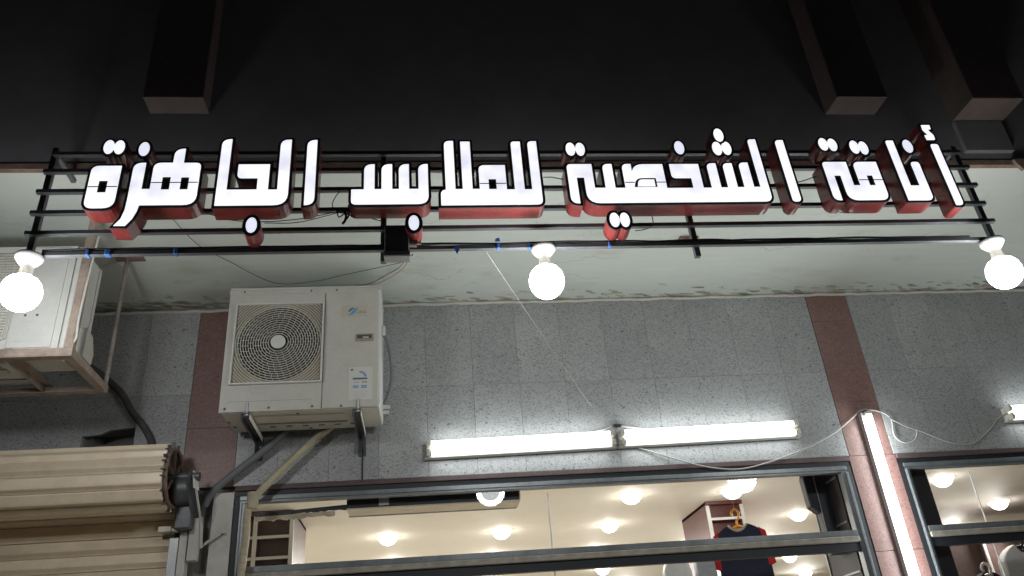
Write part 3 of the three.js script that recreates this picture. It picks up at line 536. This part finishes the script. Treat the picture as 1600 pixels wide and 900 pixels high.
// ───────────────────────── caged air conditioner at the left ─────────────────────────
{
  const t = thing('air_conditioner', 'white air conditioner inside a rusty iron cage at the left edge, behind the left bulb', 'air conditioner', [-2.155, 3.325, 0.815]);
  const W = 0.9, H = 0.585, D = 0.265, x0 = -W / 2, x1 = W / 2;
  obj('casing', [span(x0, x1, 0, H, 0, 0.03, 0.004), span(x0, x0 + 0.012, 0, H, 0.031, D - 0.011, 0.004), span(x1 - 0.03, x1, 0, H, 0.031, D, 0.012), span(x0 + 0.013, x1 - 0.031, 0, 0.012, 0.031, D - 0.011, 0.004), span(x0 + 0.013, x1 - 0.031, H - 0.012, H, 0.031, D - 0.011, 0.004), span(0.19, 0.2, 0.013, H - 0.013, 0.031, D - 0.012, 0.002)], M.casingWhite, t);
  const fp = poly([[x0 + 0.001, 0.001], [x1 - 0.0305, 0.001], [x1 - 0.0305, H - 0.001], [x0 + 0.001, H - 0.001]]), fh = new THREE.Path(); fh.absarc(-0.13, 0.30, 0.2, 0, Math.PI * 2, true); fp.holes.push(fh);
  obj('front_plate', extr(fp, 0.01, D - 0.01), M.casingWhite, t);
  obj('front_panel', [span(x0 + 0.635, x1 - 0.06, 0.012, H - 0.012, D + 0.0006, D + 0.008, 0.004)], M.casingWhite, t);
  for (const y of [0.045, 0.15, 0.215, 0.33, 0.40, 0.49]) obj('embossed_line', [span(0.215, 0.345, y, y + 0.004, D + 0.0085, D + 0.0105, 0.001)], M.casingWhite, t);
  for (const x of [0.245, 0.30]) obj('screw', cyl(0.006, 0.006, 0.004, [x, 0.185, D + 0.0105], 10, 'z'), M.rust, t);
  const bl = []; for (let k = 0; k < 3; k++) { const g = extr(poly([[0.03, -0.05], [0.11, -0.1], [0.18, -0.05], [0.19, 0.03], [0.13, 0.06], [0.04, 0.03]]), 0.004); g.rotateX(0.35).rotateZ(k * 2.094).translate(-0.13, 0.30, D - 0.1); bl.push(g); }
  obj('fan_blade', bl, M.gasket, t);
  obj('fan_hub', cyl(0.045, 0.045, 0.03, [-0.13, 0.30, D - 0.09], 24, 'z'), M.gasket, t);
  const w = []; for (let k = 0; k < 30; k++) w.push(bx(0.57, 0.005, 0.006, -0.125, 0.08 + k * 0.0155, D + 0.014, 0)); for (let k = 0; k < 18; k++) w.push(bx(0.004, 0.47, 0.004, -0.39 + k * 0.031, 0.305, D + 0.0095, 0));
  const g = obj('fan_guard', w, M.guard, t); g.userData.kind = 'stuff';
  obj('guard_border', [span(0.163, 0.18, 0.06, 0.56, D + 0.0006, D + 0.012, 0.003), span(-0.41, 0.162, 0.052, 0.066, D + 0.0006, D + 0.012, 0.003)], M.casing, t);
  obj('valve_cover', [extr(poly([[0, 0.0], [0.11, 0.0], [0.12, 0.06], [0.08, 0.14], [0.0, 0.16]]), 0.04)].map(q => q.rotateY(Math.PI / 2).translate(x1 + 0.0008, 0.015, 0.14)), M.casing, t);
  obj('base_plate', [span(x0 + 0.03, x1 - 0.035, -0.006, -0.0005, 0.03, D - 0.03)], M.casing, t);
  obj('base_rib', [span(-0.2, 0.1, -0.012, -0.0065, 0.08, 0.11, 0.003), span(-0.1, 0.22, -0.012, -0.0065, 0.21, 0.235, 0.003), bx(0.03, 0.012, 0.05, -0.03, -0.012, 0.27, 0.006)], M.dustyPanel, t);
}
{
  const t = thing('iron_cage', 'rusty angle iron cage hung from the soffit round the left air conditioner', 'cage', [-1.66, 3.275, 0.64]);
  // corner of origin: back right bottom; front at z 0.49, left end at x -0.93
  obj('front_rail', [span(-0.93, 0.02, -0.002, 0.036, 0.486, 0.492, 0.001), span(-0.93, 0.02, -0.0075, -0.0025, 0.446, 0.492, 0.001)], M.iron, t);
  obj('back_rail', [span(-0.93, 0.02, -0.002, 0.034, -0.004, 0.002, 0.001), span(-0.93, 0.02, -0.0075, -0.0025, -0.004, 0.04, 0.001)], M.iron, t);
  obj('side_rail', [span(0.0145, 0.0205, -0.002, 0.034, 0.003, 0.485, 0.001), span(-0.022, 0.02, -0.0075, -0.0025, 0.041, 0.445, 0.001)], M.iron, t);
  obj('cross_bar', [span(-0.30, -0.255, 0.037, 0.042, 0.004, 0.484, 0.001), span(-0.30, -0.295, 0.002, 0.0365, 0.004, 0.484, 0.001)], M.iron, t);
  obj('cross_bar', [span(-0.72, -0.675, 0.037, 0.042, 0.004, 0.484, 0.001)], M.iron, t);
  obj('corner_brace', [bar([-0.07, 0.0385, 0.44], [-0.05, 0.0385, 0.06], 0.03, 0.004)], M.iron, t);
  obj('corner_post', [span(0.014, 0.02, 0.036, 0.812, 0.456, 0.492, 0.001), span(-0.022, 0.0135, 0.037, 0.812, 0.486, 0.492, 0.001)], M.iron, t);
  obj('corner_post', [span(-0.93, -0.925, 0.037, 0.812, 0.456, 0.492, 0.001)], M.iron, t);
  obj('hanger_rod', [cyl(0.012, 0.012, 0.80, [0.008, 0.412, 0.012], 12)], M.rod, t);
  obj('hanger_rod', [cyl(0.012, 0.012, 0.80, [-0.90, 0.412, 0.012], 12)], M.rod, t);
  obj('soffit_plate', [span(-0.06, 0.10, 0.808, 0.8135, -0.02, 0.03, 0.001)], M.rust, t);
  obj('soffit_plate', [span(-0.045, 0.045, 0.8125, 0.8145, 0.42, 0.51, 0.0005)], M.rust, t);
  obj('tray', [span(-0.925, -0.31, 0.0425, 0.0462, 0.02, 0.452, 0.001)], M.casingWhite, t);
  obj('tray_rib', [span(-0.92, -0.34, 0.034, 0.0422, 0.10, 0.115, 0.003), span(-0.9, -0.36, 0.037, 0.0422, 0.30, 0.33, 0.003), bx(0.07, 0.008, 0.05, -0.42, 0.038, 0.22, 0.004), bx(0.025, 0.008, 0.10, -0.52, 0.038, 0.2, 0.004)], M.casing, t);
  obj('weld_blob', [flat(new THREE.SphereGeometry(0.012, 10, 8).translate(-0.04, 0.004, 0.43)), flat(new THREE.SphereGeometry(0.009, 10, 8).translate(0.012, 0.0, 0.02))], M.casingWhite, t);
}
tag(obj('flex_cable', tube([[-1.615, 3.95, 1.145], [-1.622, 3.8, 1.145], [-1.632, 3.6, 1.14], [-1.634, 3.45, 1.142], [-1.63, 3.36, 1.138], [-1.648, 3.335, 1.12]], 0.0055, 50, 7), M.cableWhite), 'white cable hanging down the corner post of the iron cage', 'cable');
tag(obj('thick_cable', tube([[-1.98, 3.66, 0.10], [-1.91, 3.61, 0.03], [-1.80, 3.51, 0.022], [-1.73, 3.40, 0.022], [-1.64, 3.29, 0.03], [-1.58, 3.18, 0.03], [-1.55, 3.0, 0.03]], 0.021, 60, 9), M.foam), 'thick black insulated cable running down the wall to the roller shutter', 'cable');

// ───────────────────────── fluorescent battens ─────────────────────────
function rectLight(parent, w, h, p, dir, nits = TUBE_NITS) {
  const l = new THREE.RectAreaLight(new THREE.Color(0.93, 1, 1), nits, w, h); l.position.set(...p); parent.add(l);   // shines along its -z
  if (dir[1]) l.rotation.x = dir[1] * Math.PI / 2; else l.rotation.y = dir[0] ? -dir[0] * Math.PI / 2 : Math.PI;
  return l;
}
function batten(x, y, label) {
  const t = thing('fluorescent_lamp', label, 'fluorescent lamp', [x, y, 0], 'twin fluorescent lamps on the granite wall'), L = 1.17;
  t.rotation.z = 0.012; t.updateMatrixWorld(true);
  obj('base_channel', [span(0, L, -0.05, 0.042, 0.002, 0.034, 0.004), span(-0.012, L + 0.012, -0.056, -0.049, 0.002, 0.05, 0.002)], M.casingWhite, t);
  for (const dy of [-0.03, 0.027]) {
    obj('tube', [cyl(0.019, 0.019, L - 0.06, [L / 2, dy, 0.062], 16, 'x')], M.tubeGlow, t);
    for (const xx of [0.011, L - 0.011]) obj('tube_holder', [bx(0.02, 0.044, 0.05, xx, dy, 0.06, 0.006), cyl(0.0185, 0.0185, 0.016, [xx < 0.5 ? 0.024 : L - 0.024, dy, 0.062], 14, 'x')], M.ivory, t);
  }
  rectLight(t, L - 0.08, 0.034, [L / 2, 0.049, 0.062], [0, 1, 0]);
  rectLight(t, L - 0.08, 0.034, [L / 2, -0.06, 0.064], [0, -1, 0]);
  rectLight(t, L - 0.08, 0.09, [L / 2, 0, 0.085], [0, 0, 1]);
}
batten(0.03, 3.067, 'twin fluorescent lamp on the granite wall nearest the beige air conditioner');
batten(1.232, 3.082, 'twin fluorescent lamp ending beside the pink stone stripe, right of the first one');
batten(3.875, 3.135, 'twin fluorescent lamp cut by the right edge of the photo');
{
  const t = thing('fluorescent_lamp', 'upright fluorescent lamp mounted on the pink stone pier between the windows', 'fluorescent lamp', [2.902, 1.95, 0]), L = 1.235;
  obj('base_channel', [span(-0.028, 0.022, 0, L, 0.002, 0.032, 0.004), span(-0.042, -0.029, 0, L, 0.002, 0.042, 0.003)], M.zinc, t);
  obj('tube', [cyl(0.021, 0.021, L - 0.05, [0, L / 2, 0.056], 16)], M.tubeGlow, t);
  for (const y of [0.011, L - 0.011]) obj('tube_holder', [bx(0.044, 0.02, 0.05, 0, y, 0.056, 0.008)], M.ivory, t);
  t.updateMatrixWorld(true);
  rectLight(t, 0.036, L - 0.07, [0.026, L / 2, 0.058], [1, 0, 0], TUBE_NITS * 2.9); rectLight(t, 0.036, L - 0.07, [-0.026, L / 2, 0.062], [-1, 0, 0], TUBE_NITS * 2.9); rectLight(t, 0.04, L - 0.07, [0, L / 2, 0.081], [0, 0, 1], TUBE_NITS * 2.9);
}

// ───────────────────────── the sign ─────────────────────────
const sign = thing('shop_sign', 'illuminated shop sign of white Arabic letters with red sides on a black iron frame', 'sign', [0, 3.4, 1.75]);
sign.rotation.x = -0.0287;                                        // leans back a little
for (const [x, y1] of [[-1.625, 0.61], [-0.146, 0.62], [1.285, 0.62], [2.785, 0.61]]) obj('post', [bx(0.026, y1 + 0.0, 0.025, x, y1 / 2 + (Math.abs(x) < 1.3 ? 0.0 : 0.035), -0.026)], M.black, sign);
for (const [y, xa, xb] of [[0.052, -1.56, 2.78], [0.16, -1.65, 2.81], [0.266, -1.65, 2.805], [0.38, -1.648, 2.805], [0.492, -1.642, 2.805], [0.59, -1.62, 2.79]]) obj('rail', [bx(xb - xa, 0.02, 0.022, (xa + xb) / 2, y, 0.002)], M.black, sign);
for (const x of [-1.625, 2.785]) obj('wall_stay', [bx(0.022, 0.022, 0.2, x, 0.625, -0.14)], M.black, sign);
const DEP = 0.086, Z0 = 0.0145;
function rounded(pts) {
  const out = [], n = pts.length;
  for (let i = 0; i < n; i++) {
    const a = pts[(i + n - 1) % n], p = pts[i], b = pts[(i + 1) % n], r = p[2] || 0;
    if (!r) { out.push([p[0], p[1]]); continue; }
    const la = Math.hypot(a[0] - p[0], a[1] - p[1]), lb = Math.hypot(b[0] - p[0], b[1] - p[1]), ta = Math.min(r, la * (a[2] ? 0.49 : 0.95)), tb = Math.min(r, lb * (b[2] ? 0.49 : 0.95));
    const A = [p[0] + (a[0] - p[0]) / la * ta, p[1] + (a[1] - p[1]) / la * ta], B = [p[0] + (b[0] - p[0]) / lb * tb, p[1] + (b[1] - p[1]) / lb * tb];
    for (let k = 0; k <= 5; k++) { const u = k / 5; out.push([0, 1].map(c => (1 - u) * (1 - u) * A[c] + 2 * u * (1 - u) * p[c] + u * u * B[c])); }
  }
  return out;
}
function offset(pts, d) {                                         // outward offset with limited mitres
  const q = pts.filter((p, i) => { const b = pts[(i + 1) % pts.length]; return Math.hypot(p[0] - b[0], p[1] - b[1]) > 1e-4; });
  const n = q.length; let A = 0; for (let i = 0; i < n; i++) { const a = q[i], b = q[(i + 1) % n]; A += a[0] * b[1] - b[0] * a[1]; } const s = A > 0 ? 1 : -1;
  return q.map((p, i) => {
    const a = q[(i + n - 1) % n], b = q[(i + 1) % n]; const e1 = [p[0] - a[0], p[1] - a[1]], e2 = [b[0] - p[0], b[1] - p[1]], l1 = Math.hypot(...e1), l2 = Math.hypot(...e2);
    const n1 = [s * e1[1] / l1, -s * e1[0] / l1], n2 = [s * e2[1] / l2, -s * e2[0] / l2]; let m = [n1[0] + n2[0], n1[1] + n2[1]]; const ml = Math.hypot(...m); m = [m[0] / ml, m[1] / ml];
    const k = Math.min(1.6, 1 / Math.max(0.3, m[0] * n1[0] + m[1] * n1[1])); return [p[0] + m[0] * d * k, p[1] + m[1] * d * k];
  });
}
function letter(outline, { holes = [], island, slits = [], glowMat = M.letterGlow, rim = 0.0125, dep = DEP, label } = {}) {
  const o = rounded(outline), big = poly(offset(o, rim));
  const L = obj('letter', extr(big, dep, Z0), M.red, sign); if (label) L.userData.label = label;
  const trim = [extr(poly(offset(o, rim + 0.0012)), 0.006, Z0 + dep + 0.0004)];
  for (const [a, b, v] of slits) trim.push(bx(b - a, 0.0042, 0.0016, (a + b) / 2, v, Z0 + dep + 0.0098, 0));
  obj('letter_trim', trim, M.trim, L);
  const f = poly(offset(o, 0.0016)); for (const h of holes) f.holes.push(new THREE.Path(rounded(h).map(p => new THREE.Vector2(...p))));
  const faces = [extr(f, 0.0022, Z0 + dep + 0.0066)]; if (island) faces.push(extr(poly(rounded(island)), 0.0022, Z0 + dep + 0.0066));
  obj('letter_face', faces, glowMat, L); return L;
}
const oval = (x, y, rx, ry) => { const p = []; for (let k = 0; k < 28; k++) { const a = k / 28 * Math.PI * 2; p.push([x + rx * Math.cos(a), y + ry * Math.sin(a)]); } return p; };
function dots(list, mat = M.letterGlow, rim = 0.0125) { list.forEach(([x, y, rx, ry], i) => letter(oval(x, y, rx, ry), { glowMat: mat, rim, dep: DEP - i * 0.0018 })); }
letter([[-1.389, .437, .03], [-1.27, .437], [-1.27, .215, .045], [-1.389, .215, .035]], { holes: [[[-1.349, .358], [-1.313, .358], [-1.313, .295], [-1.349, .295]]], slits: [[-1.389, -1.27, .325]] });
letter([[-1.217, .453, .035], [-1.171, .453], [-1.171, .31], [-1.133, .31], [-1.133, .453, .03], [-1.054, .453], [-1.054, .532, .04], [-1.013, .532], [-1.013, .452], [-.938, .452, .02], [-.938, .228, .05], [-1.168, .228], [-1.173, .196], [-1.186, .157], [-1.208, .123], [-1.251, .123], [-1.229, .155], [-1.219, .2], [-1.217, .253], [-1.217, .314]],
  { holes: [[[-1.09, .377], [-1.055, .377], [-1.055, .308], [-1.09, .308]], [[-1.012, .375], [-.978, .375], [-.978, .308], [-1.012, .308]]], slits: [[-1.133, -.938, .345]] });
letter([[-.856, .587, .035], [-.817, .587], [-.817, .303], [-.686, .303], [-.686, .369], [-.774, .369, .02], [-.774, .442], [-.642, .442], [-.642, .302], [-.599, .302], [-.599, .584, .035], [-.555, .584], [-.555, .222, .06], [-.856, .222]]);
letter([[-.481, .582, .035], [-.441, .582], [-.441, .221, .04], [-.481, .221]]);
letter([[-.28, .299], [-.225, .299], [-.225, .44, .035], [-.182, .44], [-.182, .3], [-.148, .3], [-.148, .44, .035], [-.104, .44], [-.104, .3], [-.071, .3], [-.071, .44, .035], [-.029, .44], [-.029, .3], [.016, .3], [.016, .44, .035], [.056, .44], [.056, .221, .045], [-.28, .221, .02]]);
letter([[.114, .212], [.114, .293, .025], [.137, .294], [.137, .576, .025], [.177, .576], [.177, .297], [.213, .297], [.213, .572], [.254, .572], [.254, .297], [.29, .297], [.29, .432, .025], [.409, .432], [.409, .293], [.449, .293], [.449, .572, .015], [.49, .572], [.49, .293], [.528, .293], [.528, .574, .02], [.567, .574], [.567, .212, .025]],
  { holes: [[[.33, .355], [.365, .355], [.365, .297], [.33, .297]]], slits: [[.29, .409, .328]] });
letter([[.7, .436, .02], [.815, .436], [.815, .298], [.869, .298], [.869, .436, .025], [.911, .436], [.911, .297], [.962, .297], [.962, .436, .025], [1.003, .436], [1.003, .385], [1.02, .434, .04], [1.155, .434], [1.155, .294], [1.285, .294], [1.285, .355], [1.192, .355, .02], [1.192, .434], [1.33, .434], [1.33, .294], [1.374, .294], [1.374, .438, .025], [1.416, .438], [1.416, .295], [1.453, .295], [1.453, .438, .025], [1.496, .438], [1.496, .296], [1.533, .296], [1.533, .442, .025], [1.576, .442], [1.576, .297], [1.611, .297], [1.611, .585, .015], [1.648, .585], [1.648, .216, .035], [.775, .216, .06], [.775, .362], [.737, .362], [.737, .216], [.7, .216, .035]],
  { holes: [[[1.003, .302], [1.018, .356, .03], [1.113, .356], [1.113, .302]]], island: [[1.02, .307], [1.027, .346, .02], [1.103, .346], [1.103, .307]], slits: [[.962, 1.008, .329], [1.11, 1.155, .329]] });
letter([[1.749, .58, .02], [1.788, .58], [1.788, .214, .02], [1.749, .214, .015]]);
letter([[1.955, .443, .015], [2.074, .443], [2.074, .302], [2.111, .302], [2.111, .443, .03], [2.229, .443], [2.229, .218, .04], [2.027, .218, .05], [2.027, .365], [1.991, .365], [1.991, .219], [1.955, .219, .03]],
  { holes: [[[2.157, .363], [2.187, .363], [2.187, .303], [2.157, .303]]], slits: [[2.111, 2.229, .335]] });
letter([[2.325, .577, .01], [2.362, .577], [2.362, .298], [2.412, .298], [2.412, .442, .015], [2.452, .442, .015], [2.452, .214, .03], [2.325, .214]]);
letter([[2.557, .554, .01], [2.594, .554, .01], [2.594, .184, .025], [2.557, .184, .004]]);
letter([[2.552, .678], [2.594, .678], [2.592, .655], [2.573, .65], [2.594, .612, .008], [2.592, .585, .006], [2.55, .585], [2.548, .612], [2.568, .614], [2.55, .648]]);
dots([[-1.339, .545, .021, .037], [-1.296, .545, .021, .037]]); dots([[-1.189, .533, .021, .037]], M.dotGlow);
dots([[-.695, .117, .021, .037]], M.dotGlow, 0.016); dots([[-.01, .119, .021, .037]], M.dotGlow, 0.016);
dots([[.729, .528, .021, .037], [.775, .529, .021, .037]]); dots([[1.259, .536, .022, .038]], M.dotGlow);
dots([[.883, .121, .021, .037], [.93, .122, .021, .037]], M.letterGlow, 0.014); dots([[1.471, .614, .022, .039], [1.447, .532, .022, .039], [1.495, .535, .022, .039]]);
dots([[1.993, .556, .022, .037], [2.04, .554, .022, .037]]); dots([[2.15, .538, .022, .039], [2.196, .534, .022, .039]]); dots([[2.432, .543, .023, .039]], M.dotGlow);

{
  const t = thing('driver_box', 'black power box hung on the sign frame beside its left middle post', 'power box', [-0.085, 3.392, 1.79]);
  obj('case', [bx(0.105, 0.155, 0.05, 0, 0.068, 0, 0.004), bx(0.085, 0.003, 0.03, 0, 0.147, 0.0, 0.001)], M.black, t);
  obj('flange', [bx(0.112, 0.005, 0.056, 0, -0.013, 0, 0.002), bx(0.112, 0.022, 0.004, 0, -0.002, 0.03, 0.001)], M.alu, t);
  obj('cable_gland', [cyl(0.012, 0.014, 0.04, [0.066, 0.06, 0.0], 12, 'x'), cyl(0.008, 0.008, 0.03, [0.09, 0.065, 0.0], 10, 'x')], M.iron, t);
}
{ const t = thing('soffit_cleat', 'small dark cleat on the soffit behind the right middle post of the sign', 'cleat', [1.644, 4.088, 0.776]); obj('plate', bx(0.12, 0.008, 0.05, 0, -0.004, 0), M.rust, t); obj('lump', flat(new THREE.SphereGeometry(0.035, 12, 8).scale(1, 0.6, 0.8).translate(0, -0.018, 0)), M.rust, t); }

// ───────────────────────── bulbs under the sign ─────────────────────────
const bulbs = [[-1.60, 'left bulb, hanging in front of the caged air conditioner'], [0.562, 'middle bulb, hanging under the centre of the sign'], [2.735, 'right bulb, hanging at the right end of the sign']];
let bulb0;
for (const [x, what] of bulbs) {
  const label = `large white glowing ${what}`;
  if (!bulb0) {
    bulb0 = thing('light_bulb', label, 'light bulb', [x, 3.262, 1.765], 'bulbs under the sign');
    obj('lamp_holder', lathe([[0.0001, 0.178], [0.052, 0.178], [0.055, 0.172], [0.053, 0.16], [0.04, 0.142], [0.027, 0.128], [0.024, 0.115], [0.024, 0.085], [0.0001, 0.085]], 0, 0, 0), M.porcelain, bulb0);
    obj('neck', lathe([[0.0245, 0.118], [0.0255, 0.1], [0.029, 0.085], [0.034, 0.0765], [0.0001, 0.0765]], 0, 0, 0), M.ivory, bulb0);
    obj('globe', lathe([[0.0001, -0.074], [0.02, -0.0725], [0.04, -0.065], [0.058, -0.05], [0.07, -0.03], [0.077, -0.006], [0.077, 0.016], [0.07, 0.042], [0.056, 0.062], [0.034, 0.076], [0.0001, 0.076]], 0, 0, 0, 36), M.bulbGlow, bulb0);
    const l = new THREE.PointLight(new THREE.Color(0.97, 1, 1), BULB_CD); l.position.set(0, 0, 0); l.castShadow = true; l.shadow.radius = 6; bulb0.add(l);
  } else { const c = bulb0.clone(); c.name = numbered('light_bulb'); c.position.set(x, 3.262 + (x > 2 ? -0.004 : 0), 1.765); c.userData = { label, category: 'light bulb', group: 'bulbs under the sign' }; scene.add(c); }
}

// ───────────────────────── wires ─────────────────────────
const wire = (label, pts, r, mat, seg) => tag(obj('wire', tube(pts, r, seg ?? pts.length * 8, 6), mat), label, 'wire');
{
  const t = thing('cable_bundle', 'black cables taped along the bottom rail of the sign with blue tape', 'cable', [0, 3.4, 1.75]);
  for (const k of [0, 1]) { const pts = []; for (let x = -1.56; x <= 2.76; x += 0.14) pts.push([x, 0.069 + 0.006 * k + rr(-0.004, 0.006) + (Math.abs(x - 0.56) < 0.1 ? 0.006 : 0), 0.006 - 0.012 * k]); obj('cable', tube(pts, 0.005, 200, 6), M.cableBlack, t); }
  for (const x of [-1.375, -1.295, -1.02, 0.36, 0.50, 0.87]) { const b = obj('tape', [bx(rr(0.012, 0.024) * (x > 0.45 ? 0.6 : 1), rr(0.026, 0.034), 0.03, x, 0.054, 0.002, 0.004)], M.tapeBlue, t); b.rotation.z = rr(-0.0, 0.0); }
  obj('tape_tail', [extr(poly([[0.165, 0.052], [0.19, 0.05], [0.186, 0.03], [0.176, 0.012], [0.168, 0.032]]), 0.002, 0.016), extr(poly([[0.348, 0.075], [0.372, 0.078], [0.368, 0.096], [0.352, 0.092]]), 0.002, 0.012)], M.tapeBlue, t);
}
wire('thin dark wire hanging from the right wall bracket to the window head', [[-0.35, 3.10, 0.008], [-0.353, 3.0, 0.006], [-0.351, 2.9, 0.008]], 0.004, M.cableBlack, 16);
wire('thin dark wire sagging over the soffit above the beige air conditioner', [[-1.302, 4.082, 1.094], [-1.217, 4.06, 0.835], [-1.101, 4.07, 0.64], [-0.864, 4.03, 0.43], [-0.62, 4.03, 0.44], [-0.435, 4.05, 0.479], [-0.121, 4.06, 0.584], [-0.05, 4.08, 0.6]], 0.0021, M.cableBlack, 80);
wire('dark wire from the left dot of the sign along the third rail', [[-0.92, 3.655, 1.75], [-0.8, 3.615, 1.75], [-0.66, 3.605, 1.75], [-0.5, 3.62, 1.75], [-0.37, 3.65, 1.75]], 0.0021, M.cableBlack, 60);
wire('dark wire rising from the left dot to the knot of wires', [[-0.66, 3.585, 1.77], [-0.52, 3.60, 1.75], [-0.36, 3.645, 1.75], [-0.33, 3.66, 1.75]], 0.0021, M.cableBlack, 40);
wire('dark wire from the knot to the left middle post', [[-0.34, 3.665, 1.75], [-0.25, 3.635, 1.75], [-0.15, 3.605, 1.74]], 0.0024, M.cableBlack, 40);
wire('dark wire from the knot to the middle dot under the sign', [[-0.34, 3.66, 1.75], [-0.27, 3.63, 1.75], [-0.12, 3.63, 1.75], [-0.02, 3.65, 1.75]], 0.0026, M.cableBlack, 40);
{ const t = thing('wire_knot', 'tangle of dark wires tied under the third rail of the sign', 'wire knot', [-0.33, 3.655, 1.765]); obj('coil', [tube([[-0.03, 0, 0], [0, -0.02, 0.004], [0.03, -0.01, 0], [0.06, -0.024, 0.003], [0.05, -0.04, 0], [0.02, -0.02, 0.002], [-0.01, -0.04, 0], [-0.02, -0.01, 0]], 0.003, 60, 6), tube([[0.0, 0.01, 0], [0.02, -0.03, 0], [0.016, -0.06, 0], [0.006, -0.075, 0]], 0.006, 30, 6), tube([[0.03, 0.025, 0.0], [0.034, -0.02, 0], [0.025, -0.05, 0]], 0.004, 20, 6)], M.cableBlack, t); }
wire('thin wire looping up between the single letter and the toothed letter', [[-0.36, 3.66, 1.74], [-0.375, 3.70, 1.74], [-0.36, 3.745, 1.74], [-0.345, 3.77, 1.74]], 0.0022, M.cableBlack, 30);
wire('reddish wire entering a hole in the soffit above the beige air conditioner', [[-0.402, 4.09, 0.257], [-0.33, 4.055, 0.30], [-0.209, 4.06, 0.37], [-0.09, 4.04, 0.55], [-0.03, 3.9, 0.95], [-0.02, 3.46, 1.68]], 0.0024, M.cableRed, 60);
wire('dark wire entering a hole in the soffit above the beige air conditioner', [[-0.405, 4.09, 0.26], [-0.30, 4.065, 0.33], [-0.19, 4.075, 0.42], [-0.10, 4.03, 0.60], [-0.05, 3.88, 1.0], [-0.03, 3.46, 1.69]], 0.0024, M.cableBlack, 60);
wire('thin pinkish wire stretched from the sign down the granite wall to the fluorescent lamps', [[0.31, 3.44, 1.73], [0.56, 3.375, 1.20], [0.83, 3.315, 0.62], [1.11, 3.27, 0.02], [1.215, 3.175, 0.02]], 0.0015, std({ color: new THREE.Color(0.34, 0.28, 0.26), roughness: 0.6 }), 120);
wire('loop of thin wire under the paired dots of the sign', [[1.0, 3.525, 1.76], [1.04, 3.53, 1.76], [1.085, 3.55, 1.76], [1.095, 3.60, 1.75], [1.09, 3.65, 1.75]], 0.0024, M.cableGrey, 40);
wire('loop of thin wire hanging under the joined letters at the right', [[1.99, 3.66, 1.76], [2.0, 3.62, 1.765], [2.05, 3.605, 1.765], [2.09, 3.62, 1.765], [2.10, 3.66, 1.76]], 0.0022, M.cableGrey, 40);
wire('thin wire between the middle word and the word to its right', [[0.6, 3.83, 1.76], [0.64, 3.83, 1.76], [0.69, 3.81, 1.77]], 0.0024, M.cableBlack, 24);
wire('thin wire behind the tall letter right of the middle word', [[1.80, 3.775, 1.77], [1.87, 3.79, 1.77], [1.94, 3.81, 1.78]], 0.0024, M.cableBlack, 24);
wire('white cable drooping from the fluorescent lamps up to the top of the upright lamp', [[1.245, 3.035, 0.05], [1.36, 3.02, 0.02], [1.672, 2.908, 0.02], [1.84, 2.868, 0.022], [1.995, 2.859, 0.022], [2.2, 2.90, 0.015], [2.447, 2.974, 0.012], [2.65, 3.06, 0.012], [2.802, 3.152, 0.012], [2.87, 3.2, 0.014], [2.93, 3.212, 0.016], [2.91, 3.18, 0.04]], 0.0043, M.cableWhite, 140);
wire('white cable looping from the top of the upright lamp over the granite at the right', [[2.91, 3.19, 0.03], [2.95, 3.208, 0.014], [3.04, 3.18, 0.012], [3.075, 3.13, 0.012], [3.063, 3.031, 0.012], [3.10, 2.985, 0.012], [3.16, 2.978, 0.012], [3.21, 3.01, 0.012], [3.232, 3.059, 0.012]], 0.0043, M.cableWhite, 100);
wire('pale cable from the loop across the granite to the lamp at the right edge', [[3.06, 3.145, 0.02], [3.16, 3.085, 0.016], [3.26, 3.045, 0.014], [3.40, 2.975, 0.014], [3.50, 2.947, 0.014], [3.60, 2.952, 0.014], [3.70, 3.01, 0.014], [3.763, 3.052, 0.014], [3.83, 3.11, 0.014], [3.89, 3.137, 0.04]], 0.0048, std({ color: new THREE.Color(0.33, 0.32, 0.29), roughness: 0.6 }), 110);
wire('white flex arching over the joint of the two fluorescent lamps', [[1.06, 3.13, 0.04], [1.14, 3.15, 0.02], [1.215, 3.175, 0.015], [1.28, 3.165, 0.02], [1.38, 3.14, 0.04]], 0.005, M.cableWhite, 50);
{ const t = thing('connector', 'small black wire connector above the joint of the two fluorescent lamps', 'connector', [1.235, 3.172, 0.02]); obj('block', bx(0.05, 0.02, 0.018, 0, 0, 0, 0.005), M.cableBlack, t); obj('collar', cyl(0.008, 0.008, 0.07, [0, 0.002, 0], 8, 'x'), M.cableGrey, t); }

renderer.render(scene, camera);
